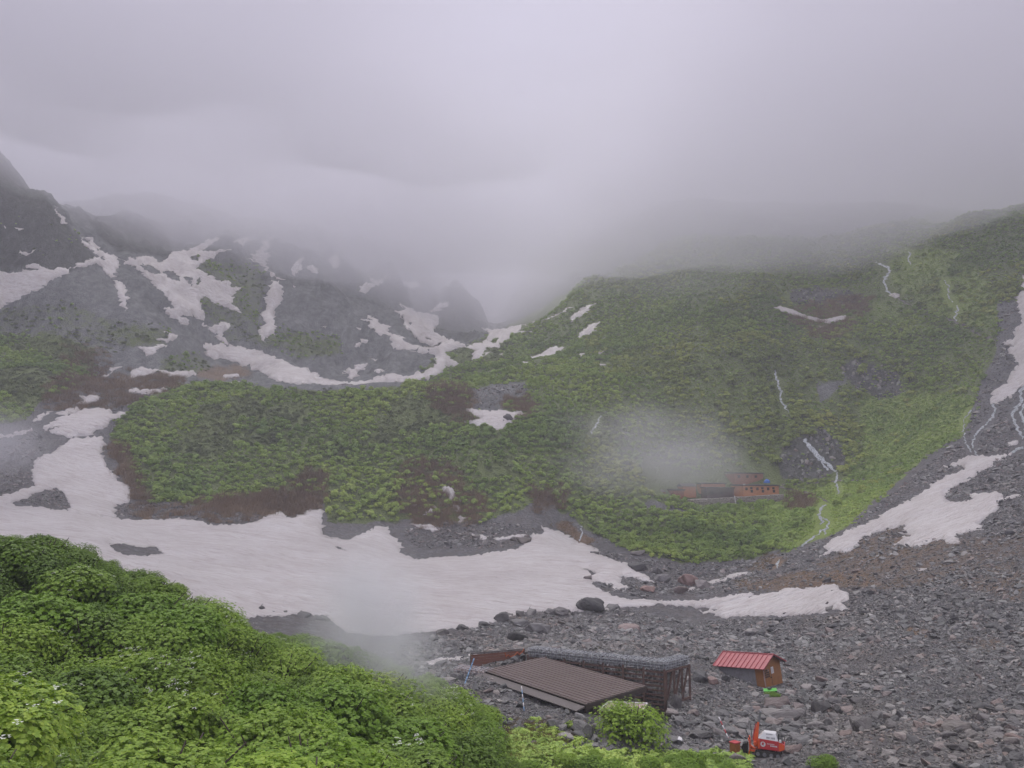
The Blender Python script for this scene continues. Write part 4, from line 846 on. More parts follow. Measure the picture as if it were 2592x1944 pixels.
pr = [(.66, .7), (.90, .72), (.84, 1.25), (.66, 1.98), (.54, 1.96), (.60, 1.2)]; mb.prism(pr, -.09, .09); mb.build('boom', M['digger_orange'], ex_o, .012)
mb = MB(); mb.tube((.92, 0, .85), (.82, 0, 1.55), .045, .045, 8); mb.tube((.82, 0, 1.55), (.74, 0, 1.85), .028, .028, 8); mb.build('hydraulic_cylinder', M['digger_red'], ex_o)
mb = MB(); mb.prism([(.70, 1.82), (.54, 1.80), (.40, 2.62), (.53, 2.64)], -.07, .07); ar = mb.build('arm', M['grey_steel'], ex_o, .012)
mb = MB(); pr = [(1.22, .05), (1.5, .12), (1.62, .36), (1.52, .6), (1.3, .66), (1.30, .58), (1.46, .52), (1.52, .36), (1.44, .18), (1.22, .12)]; mb.prism(pr, -.26, .26); mb.box((1.24, -.26, .08), (1.5, -.24, .62)); mb.box((1.24, .24, .08), (1.5, .26, .62)); mb.build('bucket', M['dark'], ex_o)
mb = MB(); mb.tube((1.1, .3, .95), (1.35, .34, 1.5), .025); mb.tube((1.0, -.2, .95), (1.1, -.25, 1.75), .02); mb.build('hose', M['dark'], ex_o)
KEEP_OUT.append([(EX.x + dx, EX.y + dy) for dx, dy in ((-1.9, .6), (-1.9, -1.0), (1.3, -1.4), (1.3, .8))])
cb = gp(1861, 1903); co_ = empty('crate', cb, (0, 0, R(35))); tag(co_, 'upright orange-brown box with a red lid left of the digger', 'box')
mb = MB(); mb.box((-.24, -.24, -.1), (.24, .24, .56)); mb.build('body', M['crate'], co_, .01); mb = MB(); mb.box((-.27, -.27, .563), (.27, .27, .63)); mb.build('lid', M['crate_red'], co_, .01)
KEEP_OUT.append([(cb.x + dx, cb.y + dy) for dx, dy in ((-.6, .4), (-.6, -1.1), (.6, -1.1), (.6, .4))])
pb_ = gp(1848, 1878); pole('marker_pole', pb_, at(1819.5, 1815, pb_.y + 1.0), .045, [M['crate_red'], M['paper']], 'leaning red and white banded pole behind the orange box', 'pole', True)
bg_ = gp(1721, 1876); o = bpy.data.objects.new('plastic_bag', rock_mesh(77, .9, 14, 1)); o.data.materials[0] = M['paper']; o.location = bg_ + U * .12; o.scale = (.22, .22, .24); tag(link(o), 'small white plastic bag on the ground left of the digger', 'bag')
# ------------------------------------------------------------------ far mountain hut complex
def far_hut(name, label, cat, pb0, pb1, hpx, wall, depth=5.0, roof='hut_roof', over=.28, wins=(), door=None, gable=0.0, rth=.35):
    P, Q = at(*pb0), at(*pb1); d = Q - P; d.z = 0; Ln = d.length; d.normalize(); n = Vector((d.y, -d.x, 0)); P.z = (P.z + Q.z) / 2
    o = empty(name, P, (0, 0, math.atan2(d.y, d.x))); tag(o, label, cat, None)
    h = hpx * P.y / F
    mb = MB(); mb.box((0, 0, -1.6), (Ln, depth, h)); w = mb.build('wall', wall, o)
    mb = MB()
    if gable: mb.prism([(-over, -0.0), (depth + over, 0), (depth / 2, gable)], -over, Ln + over); me_v = mb.v; mb.v = [(y, x, z + h + .003) for x, y, z in me_v]
    else: mb.hexa([(-over, -over, h + .003), (Ln + over, -over, h + .003), (Ln + over, depth + over, h + .2), (-over, depth + over, h + .2), (-over, -over, h + rth), (Ln + over, -over, h + rth), (Ln + over, depth + over, h + rth + .2), (-over, depth + over, h + rth + .2)])
    mb.build('roof', M[roof], o)
    for x0, z0, ww, hh in wins:
        mb = MB(); mb.box((Ln * x0, -.06, h * z0), (Ln * x0 + ww, -.005, h * z0 + hh)); fr = mb.build('window', M['brown_dark'], o)
        mb = MB(); mb.box((Ln * x0 + .08, -.075, h * z0 + .08), (Ln * x0 + ww - .08, -.0605, h * z0 + hh - .08)); mb.build('pane', M['dark'], fr)
    if door:
        mb = MB(); mb.box((Ln * door[0], -.05, 0), (Ln * door[0] + .9, -.005, 1.75)); mb.build('door', door[1], o)
    return o
ws = [(.055, .42, .85, .8), (.36, .42, .85, .8), (.66, .42, .85, .85)] + [(x_, .12, .85, .8) for x_ in (.20, .51, .82)] + [(x_, .56, .85, .6) for x_ in (.19, .50, .81)]
far_hut('lodge', 'orange-walled hut wing with two rows of dark windows and a blue tarp on its roof', 'hut', (1882, 1253, 250), (1972, 1245, 255), 19, M['hut_orange'], 6, wins=ws)
far_hut('lodge', 'upper brown hut wing standing behind the orange-walled wing', 'hut', (1860, 1219, 262), (1932, 1211, 266), 16, M['hut_red'], 5, wins=[(.1, .35, .9, .8), (.4, .35, .9, .8), (.7, .35, .9, .8)])
far_hut('lodge', 'low dark hut wing joined to the left end of the orange-walled wing', 'hut', (1790, 1259, 249), (1858, 1255, 250), 20, M['hut_dark'], 5, wins=[(.1, .3, 1.2, .8), (.45, .3, 1.2, .8)])
far_hut('lodge', 'long misty brown hut wing behind the low dark one', 'hut', (1775, 1240, 256), (1836, 1234, 257), 12, M['hut_orange'], 4)
far_hut('lodge', 'misty orange hut in the middle of the far hut group', 'hut', (1729, 1248, 254), (1762, 1245, 255), 15, M['hut_orange'], 4, gable=1.0)
far_hut('lodge', 'dark reddish hut right of the leftmost hut of the far group', 'hut', (1705, 1267, 249), (1732, 1265, 250), 24, M['hut_red'], 4)
far_hut('lodge', 'leftmost orange-brown hut of the far group, with a pale door', 'hut', (1652, 1270, 247), (1685, 1267, 248), 22, M['hut_orange'], 4, door=(.38, M['paper']), gable=.9)
far_hut('tent', 'pale grey tent-shaped shelter at the left end of the far hut group', 'tent', (1638, 1272, 246), (1650, 1272, 246), 4, M['grey_board'], 2.2, roof='grey_board', over=.05, gable=1.3)
tp = at(1941, 1221, 252.5); bm = bmesh.new(); bmesh.ops.create_icosphere(bm, subdivisions=3, radius=1)
for q_ in bm.verts: q_.co *= 1 + .12 * float(fbm(np.array([q_.co.x * 2]), np.array([q_.co.y * 2 + q_.co.z]), 5, 2)[0]); q_.co.z = max(q_.co.z, -.25)
me = bpy.data.meshes.new('tarp'); bm.to_mesh(me); bm.free(); me.materials.append(M['blue_tarp']); o = bpy.data.objects.new('tarp', me); o.location = tp; o.scale = (.95, .8, 1.05); tag(link(o), 'bright blue tarp bundle on the roof of the orange-walled hut wing', 'tarp')
mb = MB(); mb.tube((0, 0, -.3), (0, 0, .9), .32, None, 12); o = mb.build('water_tank', M['paper'], None); o.location = at(1884, 1232, 251.5); tag(o, 'small white tank on the roof left of the blue tarp', 'tank')
mb = MB(); mb.tube((0, 0, -.6), (-.25, 0, 1.75), .13, .13, 8); o = mb.build('post', M['paper'], None); o.location = at(1862, 1270, 246); tag(o, 'leaning white post below the orange-walled hut wing', 'post')
for (u0, v0, u1, v1, Yq, hp, lb) in ((1630, 1293, 1748, 1287, 243, 15, 'grey stone terrace wall under the left part of the far hut group'), (1748, 1276, 1985, 1262, 246, 11, 'grey stone terrace wall under the right part of the far hut group')):
    P, Q = at(u0, v0, Yq), at(u1, v1, Yq + 4); d_ = Q - P; n_ = Vector((d_.y, -d_.x, 0)).normalized(); mb = MB(); Ln = d_.length; dz_ = d_.normalized()
    stone_pack(mb, Vector((0, 0, -1)), dz_, U, n_, Ln, 1 + hp * Yq / F, .55, 9)
    q4 = [n_ * -.1 - U, n_ * -.1 + d_ - U, d_ - n_ * 5 - U, -n_ * 5 - U]; mb.hexa(q4 + [p + U * (1 + hp * Yq / F) for p in q4]); o = mb.build('stone_wall', M['backing'], None); o.location = P; tag(o, lb, 'stone wall')
hp_ = [at(1630, 1293, 243), at(1990, 1262, 249), at(1985, 1200, 274), at(1630, 1240, 262)]; KEEP_OUT.append([(p.x, p.y) for p in hp_])
# ------------------------------------------------------------------ streams
M['foam'] = None
def foam_mat():
    m, nt, b = mat('white water'); q = NT(nt); p = q.pos(); n = q.noise(q.map(p, (1.6, 1.6, .5)), 1.3, 4, .7)
    c = q.ramp(n, [(.38, (.08, .09, .09)), (.47, (.42, .46, .50)), (.62, (.66, .68, .71))]); q.l(c, b.inputs['Base Color']); b.inputs['Roughness'].default_value = .3; q.l(q.bump(n, .3), b.inputs['Normal']); return m
M['foam'] = foam_mat()
M['trail'] = plain('trail gravel', (.14, .125, .115), .9, 0, .3, .8)
def ribbon(name, label, pts, w, m, ymin, thick=.25, amp=.5, kind='structure'):
    p = [Vector((a, b)) for a, b in pts]; L, Rr = [], []
    for k, q_ in enumerate(p):
        t_ = (p[min(k + 1, len(p) - 1)] - p[max(k - 1, 0)]).normalized(); n_ = Vector((-t_.y, t_.x)); ww = (w if isinstance(w, (int, float)) else w[k]) * (.5 if m is not M['foam'] else .46)
        L.append(tuple(q_ + n_ * ww)); Rr.append(tuple(q_ - n_ * ww))
    if m is M['foam']: np.maximum(WATER_KEEP, blur((inside(L + Rr[::-1], _mu, _mv)).astype(float) + np.clip(sum(np.exp(-((_mu - q_.x) ** 2 + (_mv - q_.y) ** 2) / 60.0) for a_, b_ in zip(p, p[1:]) for q_ in [a_.lerp(b_, t_ / 6) for t_ in range(7)]), 0, 1), 1), out=WATER_KEEP)
    o = drape(name, L + Rr[::-1], m, step=3.0, grid=4.0, amp=amp, ymin=ymin, thick=thick, seed=len(pts), rim=2.0)
    return tag(o, label, None, None, kind)
def ST(name, label, s, w, reg, ymin=150, **k): ribbon(name, label, reg(s), w, M['foam'], ymin, **k)
ST('waterfall', 'white waterfall dropping over the cliff right of the far hut', "840,150 880,200 920,250 970,290 1010,320 1040,355", [6, 11, 12, 10, 8, 6], r6)
ST('waterfall', 'lower white leg of the waterfall crossing the meadow right of the far hut', "1045,352 1048,385 1040,415 1052,460 1062,490", [5, 5, 5, 6, 4], r6)
ST('waterfall', 'thin left arm of the waterfall over the cliff', "930,265 960,300 995,345", 4, r6)
ST('stream', 'white brook tumbling down the grass to the snow wedge', "975,560 940,600 935,630 965,665 940,685", [4, 7, 7, 7, 3], r6)
ST('stream', 'right fork of the white brook on the grass', "965,640 1000,665 985,700 970,750", [3, 6, 6, 3], r6)
ST('stream', 'lower left fork of the white brook on the grass', "985,700 950,720 920,750 880,780 820,820", [3, 5, 4, 5, 3], r6)
ST('stream', 'last bit of the white brook on the grey rubble', "690,900 675,930 680,960", [5, 6, 4], r6, ymin=110)
ST('waterfall', 'upper white stream falling to the small snow block high on the right slope', "1295,400 1325,420 1365,435 1370,460 1350,500 1345,545 1355,580 1390,600", [4, 4, 7, 7, 7, 6, 5, 3], r3, ymin=220)
ST('waterfall', 'faint second white stream right of the upper one', "1500,340 1490,380 1510,420", 4, r3, ymin=220)
ST('waterfall', 'faint trickle of white water right of the grassy gully', "1715,510 1740,550 1745,605 1765,650", 3.5, r3, ymin=220)
ST('waterfall', 'trickle of white water below the faint one, ending at the dark trail', "1800,670 1790,720 1785,770", 4, r3, ymin=220)
ST('waterfall', 'thin white stream down the bushes above the far hut', "655,1060 670,1100 680,1150 700,1205 695,1250 720,1300 745,1340", [3, 5, 5, 6, 5, 4, 2], r3, ymin=200)
ST('waterfall', 'thin white stream down the misty slope in the middle', "1770,1110 1750,1150 1725,1190 1710,1225", 4, r2, ymin=200)
ST('stream', 'braided white torrent coming down the right edge', "2225,1160 2190,1210 2200,1260 2160,1320 2130,1360 2165,1420 2190,1475 2210,1500", [9, 9, 8, 9, 8, 8, 8, 8], r3, ymin=140)
ST('stream', 'right strand of the braided torrent at the right edge', "2240,1230 2215,1290 2190,1340 2215,1400 2235,1470", 7, r3, ymin=140)
ST('stream', 'left strand of white water leaving the long vertical snow strip', "2025,1285 2030,1345 1985,1400 1930,1450 1895,1510 1905,1590 1930,1610", [5, 6, 5, 4, 5, 4, 3], r3, ymin=140)
ST('stream', 'faint far left strand of white water in the torrent bed', "1890,1320 1840,1380 1835,1450 1845,1530 1890,1590", 3, r3, ymin=140)
ST('stream', 'short white rapid beside the small snow lump at the right edge', "2212,205 2170,215 2135,235", [7, 6, 4], r6, ymin=120)
ST('stream', 'trickle at the orange earth bank beside the snow field', "1650,815 1655,850 1645,910", 3.5, r5, ymin=150)
def TR(label, s, w, reg): ribbon('path', label, reg(s), w, M['trail'], 150, thick=.3, amp=.5)
TR('narrow trail running right from the far hut across the meadow', "700,435 800,432 950,420 1060,412 1200,405 1300,392 1450,365 1620,338", 3.2, r6)
TR('narrow trail climbing the meadow above the hut trail', "1060,412 1250,390 1340,350 1420,310 1500,280", 2.4, r6)
TR('narrow trail dropping from the far hut toward the snow', "700,450 780,470 880,490 950,520 1010,545", 4, r6)
TR('straight gravelly channel down the right slope from the snow block', "1430,625 1480,660 1560,690 1660,720 1750,760 1850,800 1950,860 2040,890", [3, 4, 4, 5, 4, 4, 5, 6], r3)
# ------------------------------------------------------------------ near thicket
THK = [leaf_cloud('shrub', 400 + i, 2600, .05 - .006 * (i % 3), 9 + i, 1, .98, 6, 'leaf', low=.15) for i in range(6)]
THL = [leaf_cloud('shrub', 420 + i, 2700, .052, 12, 1, .95, 6, 'leaf_lime', low=.15) for i in range(4)]
def branch_mesh(seed, n=10):
    rr = random.Random(seed); mb = MB()
    for k in range(n):
        a = rr.uniform(0, 6.28); r_ = rr.uniform(.2, .85); p0 = Vector((0, 0, -.15)); p1 = Vector((math.cos(a) * r_ * .35, math.sin(a) * r_ * .35, rr.uniform(.2, .4))); p2 = Vector((math.cos(a) * r_, math.sin(a) * r_, rr.uniform(.5, .9)))
        mb.tube(p0, p1, .028, .02, 5, False); mb.tube(p1, p2, .02, .008, 5, False)
        mb.tube(p1, p1.lerp(p2, .5) + Vector((rr.uniform(-.2, .2), rr.uniform(-.2, .2), .2)), .012, .005, 4, False)
    me = bpy.data.meshes.new('branches'); me.from_pydata(mb.v, [], mb.f); me.materials.append(M['bark']); return me
BRM = [branch_mesh(i) for i in range(4)]
def blossom_mesh(seed, n=16):
    rr = random.Random(seed); v, f = [], []
    for k in range(n):
        a = rr.uniform(0, 6.28); r_ = rr.uniform(.1, .85); c = Vector((math.cos(a) * r_, math.sin(a) * r_, .98 - .35 * r_ * r_ + rr.uniform(-.1, .06)))
        for j in range(7):
            d = Vector((rr.gauss(0, .024), rr.gauss(0, .024), rr.uniform(0, .03))); b = len(v); s = .014
            v += [c + d + Vector(q) for q in ((-s, 0, 0), (0, -s, .004), (s, 0, 0), (0, s, .004))]; f.append((b, b + 1, b + 2, b + 3))
    me = bpy.data.meshes.new('blossom'); me.from_pydata(v, [], f); me.materials.append(M['flower']); return me
BLM = [blossom_mesh(i) for i in range(3)]
SKYL = np.array(PL("-200,1300 -60,1318 0,1322 60,1348 170,1335 215,1350 260,1385 330,1425 400,1445 460,1440 500,1488 540,1500 610,1545 640,1578 700,1600 800,1600 900,1628 1000,1662 1100,1702 1180,1732 1215,1765 1262,1792 1290,1832 1300,1905 1350,1918 1420,1888 1500,1882 1580,1897 1680,1903 1750,1892 1830,1902 1880,1925 1930,1952 2600,2100"))
def plant(o_mesh, x, y, z, s, label, group, blossom=False, kz=1.0, name='shrub', cat='shrub'):
    o = bpy.data.objects.new(name, o_mesh); o.location = (x, y, z); o.scale = (s, s, s * kz); o.rotation_euler = (random.gauss(0, .06), random.gauss(0, .06), random.uniform(0, 6.28)); tag(link(o), label, cat, group)
    b = link(bpy.data.objects.new('branches', random.choice(BRM)), o)
    if blossom: link(bpy.data.objects.new('blossom', random.choice(BLM)), o)
    return o
gx, gy = grid_pts((-36, 22), (15, 57), 1.78, .42); x, y, z, u, v = prep(gx, gy)
cnt = 0
for i in np.argsort(-y):
    low = u[i] > 1290
    s = random.choice((random.uniform(1.0, 1.6), random.uniform(1.6, 2.4))) if not low else random.uniform(.7, 1.1)
    ut, vt = project(x[i], y[i], z[i] + s * .98); ul, _ = project(x[i] - s * .8, y[i], z[i]); ur, _ = project(x[i] + s * .8, y[i], z[i])
    lim = max(np.interp(t_, SKYL[:, 0], SKYL[:, 1]) for t_ in (ut, ut + (ur - ut) * .6, ut - (ut - ul) * .6))
    tries = 0
    while vt < lim and tries < 5: s *= .82; ut, vt = project(x[i], y[i], z[i] + s * .98); tries += 1
    if vt < lim or s < .55 or vt > 1985 or ut < -120 or ut > 1930: continue
    if y[i] > 49 and ut < 560: continue
    lime = (560 < ut < 960 and vt > 1760 and random.random() < .75) or ut > 1290 or (fbm(np.array([x[i] / 5]), np.array([y[i] / 5]), 12, 2)[0] > .45 and random.random() < .7)
    if 400 < ut < 660 and vt > 1790: s *= .62
    if ut > 1290: lb, gr = 'low bright green bush in the row along the foot of the stone bank and digger', 'low bushes along the lower edge'
    elif ut > 980: lb, gr = 'leafy shrub at the right end of the thicket, beside the stone bank', 'shrubs at the right end of the thicket'
    elif lime: lb, gr = 'yellowish green leafy shrub in the lower part of the dense thicket', 'yellow-green shrubs of the thicket'
    else: lb, gr = 'deep green leafy shrub packed in the dense thicket that covers the near bank', 'deep green shrubs of the thicket'
    plant(random.choice(THL if lime else THK), x[i], y[i], z[i] - .12, s, lb, gr, random.random() < .28 and not lime, random.uniform(.85, 1.22)); cnt += 1
print('THICKET', cnt)
p = gp(1602, 1893); BUSH = leaf_cloud('shrub', 431, 3600, .038, 16, 1, .9, 5, 'leaf_lime', low=.2); plant(BUSH, p.x, p.y + 1.6, p.z - .35, 2.75, 'big round lime green bush in front of the end of the long dark roof', None, False, 1.12)
p = gp(2085, 1946); plant(THL[1], p.x, p.y, p.z - .2, 1.0, 'small lime green bush at the lower edge right of the digger', None)
p = gp(1955, 1762); plant(THL[2], p.x, p.y, p.z - .1, .8, 'sparse yellowish bush on the boulders below the green lid', None, False, .6)
p = gp(1700, 1412, 120); plant(SRC['leafy'][1][0], p.x, p.y, p.z - .1, 2.0, 'small round green bush alone at the edge of the stony hollow', None)
# dry stems in the lower part of the thicket and on the bank
def tufts(name, pts, s0, s1, label):
    P = [gp(a, b) for a, b in pts]; s = np.array([random.uniform(s0, s1) for _ in P]); scatter(name, 'tuft', np.array([tuple(p) for p in P]), np.stack([s, s, s * 1.5], 1), rots(len(P), .2), label)
tufts('grass', [(random.uniform(420, 660), random.uniform(1850, 1960)) for _ in range(90)] + [(random.gauss(1350, 45), random.gauss(1880, 26)) for _ in range(150)], .22, .5, 'dry straw-coloured grass on the near bank')
P_ = [gp(random.gauss(1350, 60), random.gauss(1890, 26)) for _ in range(260)] + [gp(random.uniform(1290, 1900), random.uniform(1905, 1965)) for _ in range(420)]
s_ = np.array([random.uniform(.22, .5) for _ in P_]); scatter('vegetation', 'herb', np.array([tuple(p) for p in P_]), np.stack([s_, s_, s_], 1), rots(len(P_), .2), 'low green herbs on the near bank')
# ------------------------------------------------------------------ trees on the right slope
TRC = [leaf_cloud('crown', 440 + i, 210, .2, 11, 1, 1.25, 5, 'leaf_olive', low=.05) for i in range(5)]
def trunk_mesh(seed):
    rr = random.Random(seed); mb = MB(); p = Vector((0, 0, -.2)); d = Vector((rr.uniform(-.25, .25), rr.uniform(-.25, .25), 1)); pts = [p]
    for k in range(4): p = p + d * .28; d += Vector((rr.uniform(-.2, .2), rr.uniform(-.2, .2), 0)); pts.append(p.copy())
    for k in range(4): mb.tube(pts[k], pts[k + 1], .06 - .012 * k, .06 - .012 * (k + 1), 6, False)
    for k in range(8): a = rr.uniform(0, 6.28); q_ = pts[1 + k % 4]; mb.tube(q_, q_ + Vector((math.cos(a) * .55, math.sin(a) * .55, rr.uniform(.1, .4))), .022, .008, 4, False)
    me = bpy.data.meshes.new('trunk'); me.from_pydata(mb.v, [], mb.f); me.materials.append(M['bark']); return me
TKM = [trunk_mesh(i) for i in range(4)]
tz = PL("1790,880 1950,830 2150,850 2330,880 2330,990 2200,960 2130,1010 2120,1080 2020,1130 1960,1190 1880,1180 1800,1050")
for k in range(64):
    for _ in range(200):
        uu, vv = random.uniform(1780, 2340), random.uniform(820, 1200)
        if inside(tz, np.array([uu]), np.array([vv]))[0]: break
    p = gp(uu, vv, 180); s = random.uniform(1.3, 2.2)
    o = empty('tree', p - U * .1, (0, 0, random.uniform(0, 6.28))); o.scale = (s, s, s * random.uniform(.9, 1.25)); tag(o, 'olive green birch tree on the steep bushy slope between the waterfall and the cliff', 'tree', 'birch trees on the right slope')
    link(bpy.data.objects.new('trunk', random.choice(TKM)), o); c = link(bpy.data.objects.new('crown', random.choice(TRC)), o); c.location = (0, 0, .25)
for x_, y_, z_, s_ in boulder_later:
    o = bpy.data.objects.new('stone', BIG[2]); o.location = (x_, y_, z_); o.scale = (s_ * 1.3, s_, s_); tag(link(o), 'grey stone weighing down the bright green lid', 'stone')
# ------------------------------------------------------------------ plants on the slopes
gx, gy = grid_pts((-300, 330), (178, 470), 1.62)
x, y, z, u, v = prep(gx, gy)
wu, wv = _warp(u, v)
g_, r_, m_, b_ = look(M_GREEN, wu, wv), look(M_ROCK, wu, wv), look(M_MEADOW, wu, wv), look(M_BROWN, wu, wv)
sn = look(M_SNOW, u, v)
dens = g_ * (1 - .9 * m_) * (1 - .5 * r_) * (1 - .55 * b_)
fp = fbm(x / 30, y / 30, 61, 3); dens = dens * np.where(u > 1750, .25 + .75 * sstep(fbm(x / 16, y / 22, 69, 4), -.35, .15), 1)
keep = (rng.random(len(x)) < dens * (.75 + .5 * sstep(fp, -.6, .3))) & (sn < .25) & (look(WATER_KEEP, u, v - 5) < .35) & (look(WATER_KEEP, u, v - 14) < .6) & clear(x, y) & (v > 540)
x, y, z, u, v, g_ = (t[keep] for t in (x, y, z, u, v, g_))
k = seen(x, y, z, u, v); x, y, z, u, v, g_ = (t[k] for t in (x, y, z, u, v, g_))
pine = (fbm(x / 18, y / 18, 63, 3) + .55 * sstep(-v, -1010, -960) - .25 > .12) & (u < 1300)
oliv = (u > 1480) & (v < 1260) & (fbm(x / 26, y / 26, 65, 3) + .5 * inside(PL("1700,850 2330,830 2330,1000 2100,1250 1800,1250"), u, v) > .1)
kind = np.where(pine, 1, np.where(oliv, 2, 0))
sz = rng.uniform(.5, 1.3, len(x)) * (1 + .35 * sstep(fbm(x / 12, y / 12, 67, 2), 0, .8)); sz *= np.where(kind == 1, .9, 1.08); sz *= .6 + .4 * np.clip(g_ * 1.3, 0, 1)
px_size = sz / y; inframe = (u > 20) & (u < 2570) & (v > 0) & (v < 1900)
order = np.argsort(-np.where(inframe & (kind != 1), px_size, 0))
N_SLOPE = 45
solo = np.zeros(len(x), bool); solo[order[:N_SLOPE]] = True
hill_green = (u < 1500)
for i in np.nonzero(solo)[0]:
    key = 'olive' if kind[i] == 2 else 'leafy'
    o = bpy.data.objects.new('shrub', random.choice(SRC[key][1])); o.location = (x[i], y[i], z[i] - .1); o.scale = (sz[i], sz[i], sz[i] * random.uniform(.8, 1.1)); o.rotation_euler = (0, 0, random.uniform(0, 6.28))
    if hill_green[i]: tag(link(o), 'rounded green shrub in the dense growth on the low green hill across the snow', 'shrub', 'shrubs on the low green hill')
    else: tag(link(o), 'leafy shrub growing on the steep slope below and beside the far hut', 'shrub', 'shrubs on the slope around the far hut')
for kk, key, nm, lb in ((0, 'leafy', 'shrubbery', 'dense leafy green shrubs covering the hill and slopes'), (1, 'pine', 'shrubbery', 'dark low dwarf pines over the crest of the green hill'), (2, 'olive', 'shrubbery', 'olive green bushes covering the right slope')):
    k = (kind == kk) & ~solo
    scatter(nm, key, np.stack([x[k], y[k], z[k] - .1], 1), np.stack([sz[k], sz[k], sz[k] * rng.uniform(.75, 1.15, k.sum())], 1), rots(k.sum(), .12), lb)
# bare brown brush, meadow herbs, dry tufts
def cover(name, key, mk, step, yr, s0, s1, label, sub=None, pw=1.0):
    gx, gy = grid_pts((-300, 330), yr, step); x, y, z, u, v = prep(gx, gy); wu, wv = _warp(u, v)
    d = look(mk, wu, wv) ** pw
    if sub is not None: d = d * (1 - look(sub, wu, wv))
    k = (rng.random(len(x)) < d) & (look(WATER_KEEP, u, v) < .3) & (look(M_SNOW, u, v) < .3) & clear(x, y); x, y, z, u, v = (t[k] for t in (x, y, z, u, v))
    k = seen(x, y, z, u, v, .6); x, y, z = x[k], y[k], z[k]; n = len(x); s = rng.uniform(s0, s1, n) * np.clip(y / 170, .45, 1.3)
    scatter(name, key, np.stack([x, y, z - .05], 1), np.stack([s, s, s], 1), rots(n, .15), label)
cover('undergrowth', 'brush', M_BROWN, 1.25, (150, 360), .7, 1.5, 'bare reddish brown brush not yet in leaf')
cover('vegetation', 'herb', np.maximum(M_MEADOW, .45 * M_GREEN * (_mu > 1750)), 1.1, (170, 420), .3, .75, 'bright green herbs of the meadow on the right slope')
cover('grass', 'tuft', M_ORANGE, .62, (40, 230), .3, .62, 'dry orange grass tufts between the stones', pw=1.5)
# ------------------------------------------------------------------ stones of the scree
SCREE = [PL("900,1660 1050,1625 1150,1600 1250,1562 1400,1545 1480,1545 1600,1545 1750,1575 2000,1560 2130,1560 2150,1500 2040,1480 1900,1500 1700,1505 1620,1515 1520,1485 1500,1440 1560,1430 1480,1400 1480,1380 1600,1410 1740,1430 1890,1420 2000,1400 2100,1370 2250,1290 2400,1170 2520,1050 2700,900 2700,2050 1250,2050 1300,1880 1280,1840 1150,1760 1000,1700"),
 PL("300,1330 290,1285 330,1270 480,1280 700,1300 800,1310 700,1330 600,1335 450,1330"), PL("50,1275 140,1235 170,1260 180,1300"), PL("2520,760 2700,760 2700,1250 2480,1260 2380,1200 2440,1110 2480,1000 2530,880"), PL("2000,1400 2150,1340 2270,1240 2360,1170 2440,1110 2500,1180 2300,1290 2120,1390 2010,1440"), PL("300,980 430,960 330,1040 280,1100 260,1060"), PL("-60,1180 100,1080 120,1120 90,1200 60,1240 -60,1255"), PL("1020,1345 1100,1320 1250,1320 1380,1340 1340,1370 1280,1390 1050,1390"), PL("1180,985 1330,970 1340,1000 1280,1020 1260,1040 1180,1035")]
M_SCREE = mask(SCREE, 1)
def stones(n, yr, smin, smax, pw):
    yy = np.sqrt(rng.uniform(yr[0] ** 2, yr[1] ** 2, n)); aa = rng.uniform(-.72, .72, n); x = aa * yy
    z = height(x, yy); u, v = project(x, yy, z)
    k = (look(M_SCREE, u, v) > .5) & ((look(M_SNOW, u, v + 4) < .3) | (rng.random(n) > .988)) & (look(WATER_KEEP, u, v) < .4) & (look(M_GREEN, u, v) < .75) & clear(x, yy) & (rng.random(n) > .72 * look(M_ORANGE, u, v))
    x, yy, z, u, v = x[k], yy[k], z[k], u[k], v[k]
    s = np.minimum(smin * (1 - rng.random(len(x))) ** (-pw), smax)
    return x, yy, z, u, v, s
parts_ = [stones(100000, (200, 345), .22, 1.1, .34), stones(230000, (40, 110), .075, .55, .38), stones(200000, (105, 215), .12, .7, .36)]
x, y, z, u, v, s = (np.concatenate(t) for t in zip(*parts_))
k = seen(x, y, z, u, v, .8, .95); x, y, z, u, v, s = (t[k] for t in (x, y, z, u, v, s))
big = fbm(x / 7, y / 7, 73, 2); s = s * (1 + .35 * np.clip(big, -.5, 1))
fr = (y < 215) & (u > 10) & (u < 2580) & (v < 1925)
order = np.argsort(-np.where(fr, s / y, 0)); N_BOULDER = 235
solo = np.zeros(len(x), bool); solo[order[:N_BOULDER]] = True
k = ~solo; n = k.sum()
scatter('rubble', 'stone', np.stack([x[k], y[k], z[k] + .12 * s[k]], 1), np.stack([s[k] * rng.uniform(.8, 1.35, n), s[k] * rng.uniform(.7, 1.1, n), s[k] * rng.uniform(.6, 1.0, n)], 1), rots(n, .35), 'grey loose stones covering the scree')
gx, gy = grid_pts((-150, 260), (235, 440), 1.1); cx, cy, cz, cu, cv = prep(gx, gy); kk = (rng.random(len(cx)) < .5 * look(M_ROCK, cu, cv) * (1 - look(M_GREEN, cu, cv))) & (look(M_SNOW, cu, cv) < .2) & (look(WATER_KEEP, cu, cv) < .2) & (cu > 1000)
cx, cy, cz, cu, cv = (t[kk] for t in (cx, cy, cz, cu, cv)); kk = seen(cx, cy, cz, cu, cv, .8, .95); cx, cy, cz = cx[kk], cy[kk], cz[kk]; n = len(cx); cs = rng.uniform(.35, 1.1, n)
scatter('rubble', 'stone', np.stack([cx, cy, cz], 1), np.stack([cs, cs * .8, cs * rng.uniform(1.2, 2.4, n)], 1), rots(n, .25), 'grey broken rock of the cliffs on the right slope')
print('STONES', n, 'SLOPE', len(hill_green))
